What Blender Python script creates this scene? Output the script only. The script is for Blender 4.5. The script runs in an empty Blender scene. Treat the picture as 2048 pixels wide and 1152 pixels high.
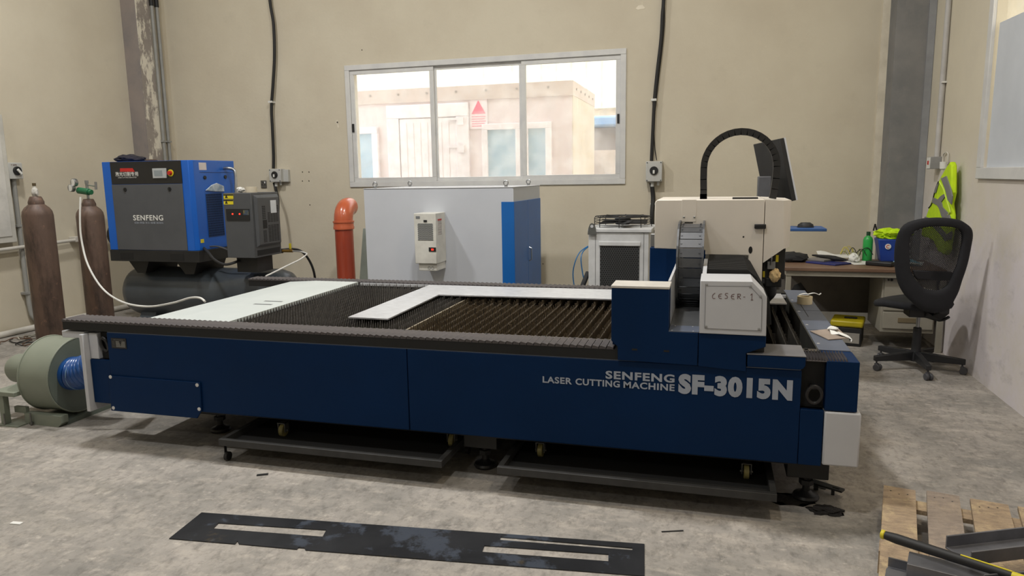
import bpy, bmesh, math, random
from mathutils import Vector, Matrix, Euler
from mathutils.noise import noise as pnoise
random.seed(7)
S = bpy.context.scene
COL = S.collection
PI = math.pi

# ------------------------------------------------------------------ camera
cam_d = bpy.data.cameras.new('camera')
cam = bpy.data.objects.new('camera', cam_d); COL.objects.link(cam)
cam_d.sensor_width = 36.0
cam_d.lens = 1430.0 / 2048 * 36
cam_d.clip_end = 200
cam.matrix_world = Matrix(((0.9626376, -0.0275286, 0.2693900, 0.0), (0.2703628, 0.1537495, -0.9504026, 0.0), (-0.0152554, 0.9877263, 0.1554478, 1.6), (0, 0, 0, 1)))
S.camera = cam

# ------------------------------------------------------------------ view, world
S.view_settings.view_transform = 'Standard'
S.view_settings.look = 'None'
S.view_settings.gamma = 1.0
S.view_settings.use_curve_mapping = False
S.view_settings.exposure = 0.0
S.cycles.use_denoising = True
S.cycles.max_bounces = 7
S.cycles.diffuse_bounces = 4
S.cycles.sample_clamp_indirect = 6.0
W = bpy.data.worlds.new('world'); S.world = W; W.use_nodes = True
bgn = W.node_tree.nodes['Background']
bgn.inputs[0].default_value = (0.93, 0.97, 1.0, 1)
bgn.inputs[1].default_value = 3.4

# ------------------------------------------------------------------ materials
def srgb(c):
    o = []
    for v in c[:3]:
        v = v / 255.0
        o.append(v / 12.92 if v <= 0.04045 else ((v + 0.055) / 1.055) ** 2.4)
    return (*o, 1.0)
MATS = {}
def mat(name, c, rough=0.6, metal=0.0, c2=None, scale=4.0, detail=6.0, amt=0.5, bump=0.0, bscale=None,
        emit=None, estr=0.0, spec=0.5, stretch=None, coat=0.0, contrast=None):
    if name in MATS: return MATS[name]
    m = bpy.data.materials.new(name); m.use_nodes = True
    nt = m.node_tree; n = nt.nodes; L = nt.links
    b = n['Principled BSDF']
    b.inputs['Base Color'].default_value = srgb(c)
    b.inputs['Roughness'].default_value = rough
    b.inputs['Metallic'].default_value = metal
    b.inputs['Specular IOR Level'].default_value = spec
    b.inputs['Coat Weight'].default_value = coat
    tc = n.new('ShaderNodeTexCoord'); mp = n.new('ShaderNodeMapping')
    L.new(tc.outputs['Object'], mp.inputs[0])
    if stretch: mp.inputs['Scale'].default_value = stretch
    if c2 is None:
        c2 = tuple(max(0, v * 0.9 - 1) for v in c); amt = 0.5
    nz = n.new('ShaderNodeTexNoise'); nz.inputs['Scale'].default_value = scale; nz.inputs['Detail'].default_value = detail
    nz.inputs['Roughness'].default_value = 0.62
    L.new(mp.outputs[0], nz.inputs['Vector'])
    rp = n.new('ShaderNodeValToRGB')
    lo, hi = contrast if contrast else (0.38, 0.66)
    rp.color_ramp.elements[0].position = lo; rp.color_ramp.elements[1].position = hi
    rp.color_ramp.elements[0].color = srgb(c); rp.color_ramp.elements[1].color = srgb(c2)
    L.new(nz.outputs[0], rp.inputs[0]); L.new(rp.outputs[0], b.inputs['Base Color'])
    if bump:
        nb = n.new('ShaderNodeTexNoise'); nb.inputs['Scale'].default_value = bscale or scale * 6; nb.inputs['Detail'].default_value = 5
        L.new(mp.outputs[0], nb.inputs['Vector'])
        bp = n.new('ShaderNodeBump'); bp.inputs['Strength'].default_value = bump; bp.inputs['Distance'].default_value = 0.01
        L.new(nb.outputs[0], bp.inputs['Height']); L.new(bp.outputs[0], b.inputs['Normal'])
    if emit:
        b.inputs['Emission Color'].default_value = srgb(emit); b.inputs['Emission Strength'].default_value = estr
    MATS[name] = m
    return m
def mixlayer(m, color, scale, lo, hi, fac, stretch=None, detail=8, zfade=None):
    """adds a second noise-masked colour (stains, wear, light casts) over a mat() material"""
    nt = m.node_tree; n = nt.nodes; L = nt.links; b = n['Principled BSDF']
    src = b.inputs['Base Color'].links[0].from_socket
    tc = n.new('ShaderNodeTexCoord'); mp = n.new('ShaderNodeMapping'); L.new(tc.outputs['Object'], mp.inputs[0])
    if stretch: mp.inputs['Scale'].default_value = stretch
    mp.inputs['Location'].default_value = (scale * 3.1, 1.7, 5.2)
    nz = n.new('ShaderNodeTexNoise'); nz.inputs['Scale'].default_value = scale; nz.inputs['Detail'].default_value = detail; nz.inputs['Roughness'].default_value = 0.7
    L.new(mp.outputs[0], nz.inputs['Vector'])
    mr = n.new('ShaderNodeMapRange'); mr.inputs[1].default_value = lo; mr.inputs[2].default_value = hi; mr.inputs[4].default_value = fac
    L.new(nz.outputs[0], mr.inputs[0])
    fac_s = mr.outputs[0]
    if zfade:   # (z where full, z where none) in metres
        sp = n.new('ShaderNodeSeparateXYZ'); L.new(tc.outputs['Object'], sp.inputs[0])
        m2 = n.new('ShaderNodeMapRange'); m2.inputs[1].default_value = zfade[0]; m2.inputs[2].default_value = zfade[1]
        m2.inputs[3].default_value = 1; m2.inputs[4].default_value = 0
        L.new(sp.outputs[2], m2.inputs[0])
        mu = n.new('ShaderNodeMath'); mu.operation = 'MULTIPLY'; L.new(fac_s, mu.inputs[0]); L.new(m2.outputs[0], mu.inputs[1]); fac_s = mu.outputs[0]
    mx = n.new('ShaderNodeMix'); mx.data_type = 'RGBA'
    L.new(fac_s, mx.inputs['Factor']); L.new(src, mx.inputs['A']); mx.inputs['B'].default_value = srgb(color)
    L.new(mx.outputs['Result'], b.inputs['Base Color'])
    return m

# ------------------------------------------------------------------ mesh builder
class MB:
    def __init__(s, M=None): s.v = []; s.f = []; s.M = M
    def add(s, vs, fs):
        k = len(s.v)
        for p in vs:
            p = Vector(p)
            if s.M is not None: p = s.M @ p
            s.v.append(p)
        s.f += [tuple(k + i for i in f) for f in fs]
        return s
    def box(s, x0, y0, z0, x1, y1, z1):
        v = [(x0,y0,z0),(x1,y0,z0),(x1,y1,z0),(x0,y1,z0),(x0,y0,z1),(x1,y0,z1),(x1,y1,z1),(x0,y1,z1)]
        return s.add(v, [(0,3,2,1),(4,5,6,7),(0,1,5,4),(1,2,6,5),(2,3,7,6),(3,0,4,7)])
    @staticmethod
    def _ax(p, axis, t):
        return {'x': (t, p[0], p[1]), 'y': (p[0], t, p[1]), 'z': (p[0], p[1], t)}[axis]
    def prism(s, pts, axis, a, b):
        n = len(pts)
        v = [s._ax(p, axis, a) for p in pts] + [s._ax(p, axis, b) for p in pts]
        return s.add(v, [tuple(range(n)), tuple(range(2*n-1, n-1, -1))] + [(i, (i+1) % n, n+(i+1) % n, n+i) for i in range(n)])
    def holed(s, outer, holes, axis, a, b):
        bm = bmesh.new()
        for lp in [outer] + holes:
            vs = [bm.verts.new((p[0], p[1], 0)) for p in lp]
            for i in range(len(vs)): bm.edges.new((vs[i], vs[(i+1) % len(vs)]))
        bmesh.ops.triangle_fill(bm, use_beauty=True, use_dissolve=False, edges=bm.edges[:])
        bm.verts.index_update()
        P = [(v.co.x, v.co.y) for v in bm.verts]; n = len(P)
        F = [tuple(v.index for v in f.verts) for f in bm.faces]
        E = [tuple(v.index for v in e.verts) for e in bm.edges if len(e.link_faces) == 1]
        bm.free()
        v = [s._ax(p, axis, a) for p in P] + [s._ax(p, axis, b) for p in P]
        return s.add(v, F + [tuple(n+i for i in reversed(f)) for f in F] + [(i, j, n+j, n+i) for i, j in E])
    def cyl(s, p0, p1, r0, r1=None, n=16, caps=True):
        if r1 is None: r1 = r0
        p0 = Vector(p0); p1 = Vector(p1); d = (p1-p0).normalized()
        a = d.orthogonal().normalized(); b = d.cross(a)
        v = []
        for p, r in ((p0, r0), (p1, r1)):
            for i in range(n):
                t = 2*PI*i/n; v.append(p + a*math.cos(t)*r + b*math.sin(t)*r)
        f = [(i, (i+1) % n, n+(i+1) % n, n+i) for i in range(n)]
        if caps: f += [tuple(reversed(range(n))), tuple(range(n, 2*n))]
        return s.add(v, f)
    def tube(s, pts, r, n=8, closed=False, sub=0):
        P = [Vector(p) for p in pts]
        if sub:
            if isinstance(r, (list, tuple)):
                R0 = r; r = [R0[min(int(i/sub), len(R0)-1)]*(1-(i % sub)/sub) + R0[min(int(i/sub)+1, len(R0)-1)]*((i % sub)/sub) for i in range((len(P)-1)*sub+1)]
            P = smooth_path(P, sub, closed)
        m = len(P); v = []; prev = None
        for i, p in enumerate(P):
            if closed: d = (P[(i+1) % m] - P[i-1]).normalized()
            else: d = (P[min(i+1, m-1)] - P[max(i-1, 0)]).normalized()
            if prev is None: a = d.orthogonal().normalized()
            else:
                a = prev - d*prev.dot(d)
                a = a.normalized() if a.length > 1e-6 else d.orthogonal().normalized()
            prev = a; b = d.cross(a)
            rr = r[i] if isinstance(r, (list, tuple)) else r
            for k in range(n):
                t = 2*PI*k/n; v.append(p + a*math.cos(t)*rr + b*math.sin(t)*rr)
        f = []
        for i in range(m if closed else m-1):
            j = (i+1) % m
            for k in range(n): f.append((i*n+k, i*n+(k+1) % n, j*n+(k+1) % n, j*n+k))
        if not closed: f += [tuple(reversed(range(n))), tuple(range((m-1)*n, m*n))]
        return s.add(v, f)
    def lathe(s, prof, c, n=24, axis='z'):
        c = Vector(c); v = []
        for r, h in prof:
            for k in range(n):
                t = 2*PI*k/n; a, b = math.cos(t)*r, math.sin(t)*r
                v.append(c + Vector({'z': (a, b, h), 'x': (h, a, b), 'y': (b, h, a)}[axis]))
        m = len(prof)
        f = [(i*n+k, i*n+(k+1) % n, (i+1)*n+(k+1) % n, (i+1)*n+k) for i in range(m-1) for k in range(n)]
        f += [tuple(reversed(range(n))), tuple(range((m-1)*n, m*n))]
        return s.add(v, f)
    def strip(s, pts, w, h, up=(0,0,1)):
        """rectangular section bar swept along pts"""
        P = [Vector(p) for p in pts]; m = len(P); v = []; up = Vector(up)
        for i, p in enumerate(P):
            d = (P[min(i+1, m-1)] - P[max(i-1, 0)]).normalized()
            a = d.cross(up).normalized(); b = a.cross(d)
            for x, y in ((-1,-1),(1,-1),(1,1),(-1,1)): v.append(p + a*x*w/2 + b*y*h/2)
        f = [(i*4+k, i*4+(k+1) % 4, (i+1)*4+(k+1) % 4, (i+1)*4+k) for i in range(m-1) for k in range(4)]
        return s.add(v, f + [(3,2,1,0), tuple(range((m-1)*4, m*4))])
    def grid(s, nu, nv, fn, thick=0.0):
        v = [Vector(fn(i/(nu-1), j/(nv-1))) for j in range(nv) for i in range(nu)]
        f = [(j*nu+i, j*nu+i+1, (j+1)*nu+i+1, (j+1)*nu+i) for j in range(nv-1) for i in range(nu-1)]
        if thick:
            m = len(v); nn = []
            for j in range(nv):
                for i in range(nu):
                    du = v[j*nu+min(i+1, nu-1)] - v[j*nu+max(i-1, 0)]; dv = v[min(j+1, nv-1)*nu+i] - v[max(j-1, 0)*nu+i]
                    nn.append(du.cross(dv).normalized()*thick)
            v2 = [a-b for a, b in zip(v, nn)]
            f2 = [tuple(m+q for q in reversed(t)) for t in f]
            rim = [j*nu for j in range(nv)] ; bd = list(range(nu)) + [j*nu+nu-1 for j in range(1, nv)] + [(nv-1)*nu+i for i in range(nu-2, -1, -1)] + [j*nu for j in range(nv-2, 0, -1)]
            fr = [(bd[i], m+bd[i], m+bd[(i+1) % len(bd)], bd[(i+1) % len(bd)]) for i in range(len(bd))]
            return s.add(v+v2, f+f2+fr)
        return s.add(v, f)

def smooth_path(P, sub, closed=False):
    P = [Vector(p) for p in P]; out = []; m = len(P)
    rng = range(m if closed else m-1)
    for i in rng:
        if closed: p0, p1, p2, p3 = P[i-1], P[i], P[(i+1) % m], P[(i+2) % m]
        else: p0, p1, p2, p3 = P[max(i-1, 0)], P[i], P[i+1], P[min(i+2, m-1)]
        for k in range(sub):
            t = k/sub
            out.append(0.5*((2*p1) + (p2-p0)*t + (2*p0-5*p1+4*p2-p3)*t*t + (3*p1-p0-3*p2+p3)*t*t*t))
    if not closed: out.append(P[-1])
    return out

def base_of(o):
    w = Vector((0, 0, 0))
    while o is not None: w += o.location; o = o.parent
    return w
def make_mesh(name, B, m, smooth=True, off=Vector((0,0,0)), ang=35):
    me = bpy.data.meshes.new(name)
    me.from_pydata([tuple(p - off) for p in B.v], [], B.f); me.update()
    bm = bmesh.new(); bm.from_mesh(me)
    bmesh.ops.recalc_face_normals(bm, faces=bm.faces[:])
    if smooth:
        for f in bm.faces: f.smooth = True
        for e in bm.edges:
            if len(e.link_faces) != 2 or e.calc_face_angle(0) > math.radians(ang): e.smooth = False
    bm.to_mesh(me); bm.free()
    if m is not None: me.materials.append(m)
    return me
def part(name, B, m, parent=None, bevel=0.0, smooth=True, kind=None, label=None, seg=2, ang=35):
    """one mesh object; vertices given in world coordinates"""
    me = make_mesh(name, B, m, smooth, base_of(parent), ang)
    o = bpy.data.objects.new(name, me); COL.objects.link(o)
    if parent is not None: o.parent = parent
    if bevel:
        md = o.modifiers.new('bevel', 'BEVEL'); md.width = bevel; md.segments = seg; md.limit_method = 'ANGLE'; md.angle_limit = math.radians(40)
    if kind: o['kind'] = kind
    if label: o['label'] = label
    return o
def thing(name, label, cat, loc, group=None):
    o = bpy.data.objects.new(name, None); COL.objects.link(o)
    o.location = loc; o.empty_display_size = 0.1
    o['label'] = label; o['category'] = cat
    if group: o['group'] = group
    return o
def solo(name, label, cat, B, m, bevel=0.0, group=None, kind=None, **k):
    """a thing that is a single mesh, its origin at its base"""
    xs = [p.x for p in B.v]; ys = [p.y for p in B.v]; zs = [p.z for p in B.v]
    c = Vector(((min(xs)+max(xs))/2, (min(ys)+max(ys))/2, min(zs)))
    me = make_mesh(name, B, m, k.get('smooth', True), c, k.get('ang', 35))
    o = bpy.data.objects.new(name, me); COL.objects.link(o); o.location = c
    if bevel:
        md = o.modifiers.new('bevel', 'BEVEL'); md.width = bevel; md.segments = 2; md.limit_method = 'ANGLE'; md.angle_limit = math.radians(40)
    o['label'] = label; o['category'] = cat
    if group: o['group'] = group
    if kind: o['kind'] = kind
    return o
def struct(name, B, m, parent=None, **k):
    o = part(name, B, m, parent, **k)
    if parent is None: o['kind'] = 'structure'
    return o
def lettering(name, txt, org, u, v, w, h, m, parent, bold=0.0, depth=0.0015, spacing=1.0, align=None):
    """text laid on a plane: org = lower left corner, u / v = unit directions, w x h its size"""
    cu = bpy.data.curves.new('t', 'FONT'); cu.body = txt; cu.offset = bold; cu.space_character = spacing
    cu.size = 1.0; cu.resolution_u = 4
    to = bpy.data.objects.new('t', cu); COL.objects.link(to)
    dg = bpy.context.evaluated_depsgraph_get()
    me0 = bpy.data.meshes.new_from_object(to.evaluated_get(dg))
    bpy.data.objects.remove(to); 
    P = [q.co.copy() for q in me0.vertices]; F = [tuple(p.vertices) for p in me0.polygons]
    bpy.data.meshes.remove(me0)
    x0 = min(p.x for p in P); x1 = max(p.x for p in P); y0 = min(p.y for p in P); y1 = max(p.y for p in P)
    u = Vector(u).normalized(); v = Vector(v).normalized(); nrm = u.cross(v)
    B = MB(); org = Vector(org)
    B.add([org + u*((p.x-x0)/(x1-x0)*w) + v*((p.y-y0)/(y1-y0)*h) + nrm*depth for p in P], F)
    me = bpy.data.meshes.new(name); me.from_pydata([tuple(p - base_of(parent)) for p in B.v], [], B.f); me.update(); me.materials.append(m)
    o = bpy.data.objects.new(name, me); COL.objects.link(o); o.parent = parent
    return o
def screws(pts, axis, r, m, parent, h=0.004, name='screw'):
    """pts = world centres; one shared mesh"""
    B = MB(); d = Vector(axis)*h
    B.cyl((0,0,0), d*0.6, r, r, 10); B.cyl(d*0.6, d, r*0.9, r*0.5, 10)
    me = make_mesh(name, B, m)
    base = base_of(parent)
    for p in pts:
        o = bpy.data.objects.new(name, me); COL.objects.link(o); o.parent = parent; o.location = Vector(p) - base
def wobble(P, a, f=3.0):
    return [p + Vector((pnoise(p*f), pnoise(p*f+Vector((9,3,1))), pnoise(p*f+Vector((4,7,2)))))*a for p in P]

# ------------------------------------------------------------------ ceiling lamps (the room's light)
def area(name, loc, size, power, col, parent=None, rot=(0,0,0)):
    l = bpy.data.lights.new(name, 'AREA'); l.shape = 'DISK'; l.size = size; l.energy = power; l.color = col
    o = bpy.data.objects.new(name, l); COL.objects.link(o)
    o.location = loc; o.rotation_euler = rot
    if parent is not None: o.parent = parent
    return o
LAMPS = [(-4.9, 4.2, 150), (-1.4, 4.2, 160), (-4.6, 1.3, 55), (-0.9, 1.3, 70), (-3.2, -4.2, 70), (1.4, 2.9, 48)]  # last one added: warm stand-in for window light on the cutting head

# ------------------------------------------------------------------ materials of the room
m_wall = mat('cream_wall', (200,192,173), 0.85, c2=(193,184,165), scale=1.3, bump=0.12, bscale=30)
mixlayer(m_wall, (168,160,144), 3.0, 0.60, 0.80, 0.30)
mixlayer(m_wall, (226,216,196), 9.0, 0.66, 0.74, 0.35)
m_wallr = mat('worn_tinted_right_wall', (208,200,180), 0.85, c2=(200,192,174), scale=1.1, bump=0.15, bscale=26)
mixlayer(m_wallr, (212,205,208), 1.2, 0.25, 0.55, 0.95, zfade=(1.0, 1.9))  # lilac lower wall: cast of mixed light and paint put into the colour
mixlayer(m_wallr, (120,116,116), 3.5, 0.54, 0.82, 0.55, zfade=(0.5, 1.5), stretch=(1, 1, 2.2))
m_floor = mat('worn_concrete', (164,158,151), 0.66, c2=(127,124,119), scale=1.7, detail=14, bump=0.22, bscale=26, contrast=(0.36,0.62))
mixlayer(m_floor, (180,172,162), 5.5, 0.48, 0.66, 0.6, stretch=(1, 2.6, 1), detail=14)
mixlayer(m_floor, (88,86,82), 9.0, 0.52, 0.70, 0.6, stretch=(1.8, 1, 1), detail=14)
mixlayer(m_floor, (112,110,100), 2.2, 0.55, 0.75, 0.45, stretch=(1, 1.8, 1), detail=12)
mixlayer(m_floor, (100,96,90), 22.0, 0.50, 0.66, 0.5, stretch=(1.5,1,1), detail=10)
mixlayer(m_floor, (196,188,178), 15.0, 0.56, 0.68, 0.5, detail=12)
mixlayer(m_floor, (48,44,40), 34.0, 0.69, 0.74, 0.75, detail=6)
m_ceil = mat('ceiling_sheet', (190,188,180), 0.8)
m_alu = mat('window_aluminium', (206,206,204), 0.45, c2=(196,196,196), scale=6)
m_colgrey = mat('grey_column_paint', (128,127,126), 0.7, c2=(112,113,114), scale=3)
mixlayer(m_colgrey, (140,136,132), 5, 0.55, 0.7, 0.5)
m_colold = mat('old_column_paint', (142,132,126), 0.75, c2=(126,120,118), scale=2.5)
m_colchip = mat('chipped_column_paint', (150,142,134), 0.75, c2=(138,130,124), scale=3)
mixlayer(m_colchip, (222,216,200), 6, 0.50, 0.56, 0.9, stretch=(1,1,0.45))
m_black = mat('black_rubber', (26,26,27), 0.6)
m_blackpl = mat('black_plastic', (30,30,32), 0.42)
m_conduit = mat('grey_conduit', (150,150,146), 0.5)
m_pvc = mat('white_pvc', (205,201,192), 0.5)

def area_part(): pass
X0, X1, Y0R, Y1R, ZC = -7.2, 1.97, -6.5, 8.2, 6.8
# floor / ceiling
fl = MB(); fl.box(X0-0.2, Y0R-0.2, -0.15, X1+0.2, Y1R+0.2, 0.0); struct('floor', fl, m_floor)
ce = MB(); ce.box(X0-0.2, Y0R-0.2, ZC, X1+0.2, Y1R+0.2, ZC+0.12); struct('ceiling', ce, m_ceil)
# back wall with its window opening
WX0, WX1, WZ0, WZ1 = -4.36, -1.03, 1.535, 2.905
bw = MB(); bw.holed([(X0-0.2,0),(X1+0.2,0),(X1+0.2,ZC),(X0-0.2,ZC)], [[(WX0,WZ0),(WX1,WZ0),(WX1,WZ1),(WX0,WZ1)]], 'y', Y1R, Y1R+0.2)
wall_back = struct('wall_back', bw, m_wall)
lw = MB(); lw.box(X0-0.2, Y0R, 0, X0, Y1R, ZC); wall_left = struct('wall_left', lw, m_wall)
RY0, RY1, RZ0, RZ1 = 4.2, 6.30, 1.60, 3.25
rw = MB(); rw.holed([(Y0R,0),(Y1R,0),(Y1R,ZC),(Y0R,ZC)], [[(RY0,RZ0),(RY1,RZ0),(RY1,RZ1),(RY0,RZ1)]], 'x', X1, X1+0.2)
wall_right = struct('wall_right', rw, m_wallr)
fw = MB(); fw.box(X0-0.2, Y0R-0.2, 0, X1+0.2, Y0R, ZC); struct('wall_front', fw, m_wall)
# skirting seen under the desk
sk = MB(); sk.box(0.3, 8.165, 0, 1.62, 8.2, 0.12); struct('baseboard_back', sk, mat('skirting', (170,164,152), 0.7))
# paint chips and plug holes on the back wall
def blotch(cx, cz, rx, rz, m, name='paint_chip'):
    B = MB(); n = 11
    pts = [(cx + rx*math.cos(2*PI*i/n)*random.uniform(.6,1.1), cz + rz*math.sin(2*PI*i/n)*random.uniform(.6,1.1)) for i in range(n)]
    B.prism(pts, 'y', 8.1975, 8.21); part(name, B, m, wall_back, smooth=False)
m_hole = mat('plug_hole', (70,62,50), 0.9); m_fill = mat('filler', (222,214,196), 0.9)
for x, z in [(-5.087, 1.685), (-4.993, 1.683), (-5.095, 1.571), (-5.001, 1.57), (-5.007, 1.265), (-1.938, 0.558), (-4.17, 3.132)]:
    blotch(x, z, 0.009, 0.009, m_hole, 'plug_hole')
for x, z, rx, rz in ((-4.56,2.29,0.022,0.028),(-4.545,2.245,0.012,0.03),(-0.83,3.375,0.05,0.028)):
    blotch(x, z, rx, rz, m_fill)
blotch(-4.552, 2.287, 0.012, 0.012, m_hole, 'plug_hole')

# ---- window_1: back wall
win = MB()
def frame(B, x0, x1, z0, z1, w, y0, y1):
    B.box(x0, y0, z0, x1, y1, z0+w); B.box(x0, y0, z1-w, x1, y1, z1); B.box(x0, y0, z0+w, x0+w, y1, z1-w); B.box(x1-w, y0, z0+w, x1, y1, z1-w)
frame(win, -4.415, -0.975, 1.485, 2.96, 0.062, 8.182, 8.30)
window_1 = part('window_1', win, m_alu, None, bevel=0.004); window_1['kind'] = 'structure'
def glass_mat():
    m = bpy.data.materials.new('dusty_glass'); m.use_nodes = True; nt = m.node_tree; n = nt.nodes; L = nt.links
    n.remove(n['Principled BSDF']); out = n['Material Output']
    tr = n.new('ShaderNodeBsdfTransparent'); gl = n.new('ShaderNodeBsdfGlossy'); gl.inputs['Roughness'].default_value = 0.06
    di = n.new('ShaderNodeBsdfTranslucent'); di.inputs[0].default_value = (0.9,0.88,0.86,1)
    tc = n.new('ShaderNodeTexCoord'); nz = n.new('ShaderNodeTexNoise'); nz.inputs['Scale'].default_value = 5; nz.inputs['Detail'].default_value = 8
    L.new(tc.outputs['Object'], nz.inputs['Vector'])
    mr = n.new('ShaderNodeMapRange'); mr.inputs[1].default_value = .4; mr.inputs[2].default_value = .7; mr.inputs[3].default_value = .10; mr.inputs[4].default_value = .24
    L.new(nz.outputs[0], mr.inputs[0])
    a = n.new('ShaderNodeMixShader'); L.new(mr.outputs[0], a.inputs[0]); L.new(tr.outputs[0], a.inputs[1]); L.new(di.outputs[0], a.inputs[2])
    b = n.new('ShaderNodeMixShader'); b.inputs[0].default_value = 0.05; L.new(a.outputs[0], b.inputs[1]); L.new(gl.outputs[0], b.inputs[2])
    L.new(b.outputs[0], out.inputs['Surface']); return m
m_glass = glass_mat()
sashes = [(-4.353, -3.255, 8.20, 8.225), (-3.275, -2.165, 8.226, 8.25), (-2.175, -1.037, 8.20, 8.225)]
for i, (a, b, y0, y1) in enumerate(sashes):
    sb = MB(); frame(sb, a, b, 1.547, 2.898, 0.052 if i != 1 else 0.044, y0, y1)
    sh = part('sash', sb, m_alu, window_1, bevel=0.003)
    g = MB(); g.box(a+0.04, (y0+y1)/2-0.002, 1.58, b-0.04, (y0+y1)/2+0.002, 2.86); part('pane', g, m_glass, sh, smooth=False)
for x in (-4.335, -1.06):
    lb = MB(); lb.box(x-0.012, 8.188, 2.16, x+0.012, 8.20, 2.26); part('latch', lb, m_black, window_1)

# ---- window_2: right wall
w2 = MB()
def framex(B, y0, y1, z0, z1, w, x0, x1):
    B.box(x0, y0, z0, x1, y1, z0+w); B.box(x0, y0, z1-w, x1, y1, z1); B.box(x0, y0, z0+w, x1, y0+w, z1-w); B.box(x0, y1-w, z0+w, x1, y1, z1-w)
framex(w2, 4.12, 6.39, 1.52, 3.33, 0.085, 1.945, 2.06)
window_2 = part('window_2', w2, m_alu, None, bevel=0.004); window_2['kind'] = 'structure'
g = MB(); g.box(2.035, 4.2, 1.6, 2.039, 6.31, 3.25); part('pane', g, m_glass, window_2, smooth=False)
bd = MB(); bd.prism([(4.21,1.61),(6.29,1.60),(6.27,2.655),(4.21,2.60)], 'x', 1.985, 2.0)
solo('window_board', 'pale blue-grey board blocking the lower part of the right wall window', 'board', bd, mat('pale_board', (196,201,208), 0.6, c2=(188,193,200), scale=2))

# ---- columns
def column_part(nm, B, m, par=None, **k):
    o = part(nm, B, m, par, **k)
    if par is None: o['kind'] = 'structure'
    return o
c = MB(); c.box(1.63, 7.9, 0, 1.965, 8.2, ZC); cr = column_part('trim_2', c, m_colgrey, bevel=0.004)
c = MB(); c.box(1.905, 7.885, 0, 1.967, 7.9, ZC); part('flange', c, mat('column_flange', (146,148,152), 0.6), cr)
c = MB(); c.box(1.56, 8.185, 0, 1.63, 8.2, ZC); part('filler_strip', c, mat('filler_paint', (218,210,192), 0.85, c2=(200,192,174), scale=5), cr)
c = MB(); c.prism([(-7.2,7.69),(-6.985,7.69),(-6.985,7.93),(-7.2,7.93)], 'z', 0, ZC); cl = column_part('trim_1', c, m_colold, bevel=0.003)
c = MB(); c.box(-6.985, 7.70, 0, -6.978, 7.93, ZC); part('flange', c, m_colchip, cl)
c = MB(); c.box(-7.2, 7.93, 0, -6.985, 8.2, ZC); part('filler_strip', c, m_wall, cl)

# ---- lamps as objects
m_lampb = mat('lamp_housing', (90,92,95), 0.4, metal=0.6)
m_lampg = mat('lamp_glow', (255,252,245), 0.5, emit=(255,250,240), estr=6.0)
for i, (x, y, p) in enumerate(LAMPS):
    t = thing('high_bay_lamp', 'high bay ceiling lamp hanging from the roof above the %s' % ['machine, left one','machine, middle one','floor left of the viewer','floor before the machine','far end of the hall','right end of the machine, added to warm the cutting head'][i], 'lamp', (x, y, 5.9))
    B = MB(); B.lathe([(0.02,0.9),(0.02,0.3),(0.10,0.28),(0.12,0.1),(0.22,0.02),(0.22,0.0),(0.2,0.0)], (x, y, 5.9), 20); part('housing', B, m_lampb, t)
    B = MB(); B.lathe([(0.19,0.0),(0.19,-0.006)], (x, y, 5.9), 20); part('diffuser', B, m_lampg, t)
    area('lamp_light', (0, 0, -0.02), 0.38, p, (1.0, 0.985, 0.955) if i < 5 else (1.0, 0.84, 0.62), t)

# ------------------------------------------------------------------ outside, seen through the window
m_out = mat('yard_ground', (205,198,186), 0.9)
B = MB(); B.box(-30, 8.5, -0.3, 20, 45, -0.05); struct('yard', B, m_out)
m_cab = mat('cabin_panel', (226,208,206), 0.6, c2=(216,200,198), scale=1.2, stretch=(3,3,0.5))
m_cabs = mat('cabin_side_panel', (226,212,192), 0.6, c2=(198,182,160), scale=2, stretch=(6,6,0.3))
cabx = -2.22
cabin = thing('site_cabin', 'pale portable cabin standing outside the back window', 'cabin', (-6, 11.5, -0.05))
B = MB(); B.box(-9.0, 11.5, 0.0, cabx, 13.6, 2.86); part('body', B, m_cab, cabin)
B = MB(); B.box(-9.02, 11.47, 2.84, cabx+0.02, 13.62, 3.07); part('roof_fascia', B, mat('cabin_fascia', (212,194,184), 0.6, c2=(196,178,168), scale=3), cabin)
B = MB(); B.box(cabx, 11.5, 0.0, cabx+0.015, 13.6, 2.84); part('side_panel', B, m_cabs, cabin)
for k in range(7):
    B = MB(); x = -2.6 - k*0.52; B.lathe([(0.02,0),(0.02,-0.01)], (x, 11.47, 2.98), 8, 'y'); part('bolt', B, mat('cabin_bolt', (150,135,125), 0.5), cabin)
for k in range(5):
    B = MB(); B.lathe([(0.02,0),(0.02,0.01)], (cabx+0.022, 11.75 + k*0.4, 2.96), 8, 'x'); part('bolt', B, mat('cabin_bolt', (150,135,125), 0.5), cabin)
# cabin door
m_cabw = mat('cabin_trim', (246,236,238), 0.5)
m_panebl = mat('cabin_pane', (150,180,200), 0.3, c2=(176,200,214), scale=4)
B = MB(); B.box(-5.42, 11.44, 0.1, -3.98, 11.5, 2.83); 
def ring(x0, x1, z0, z1, w, y0, y1):
    b = MB(); frame(b, x0, x1, z0, z1, w, y0, y1); return b
part('door_frame', ring(-5.42, -3.95, 0.1, 2.80, 0.22, 11.44, 11.5), m_cabw, cabin, bevel=0.01)
B = MB(); B.box(-5.19, 11.455, 0.2, -4.17, 11.49, 2.57); dr = part('door', B, m_cabw, cabin, bevel=0.006)
for k in range(1, 8):
    B = MB(); B.box(-5.19 + k*0.127, 11.449, 0.3, -5.186 + k*0.127, 11.456, 2.5); part('rib', B, m_cab, dr)
for z in (2.5, 2.05):
    B = MB(); B.box(-4.13, 11.41, z-0.06, -4.03, 11.45, z+0.06); B.box(-4.3, 11.42, z+0.02, -4.05, 11.45, z+0.06); part('hinge', B, m_cabw, cabin)
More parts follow.
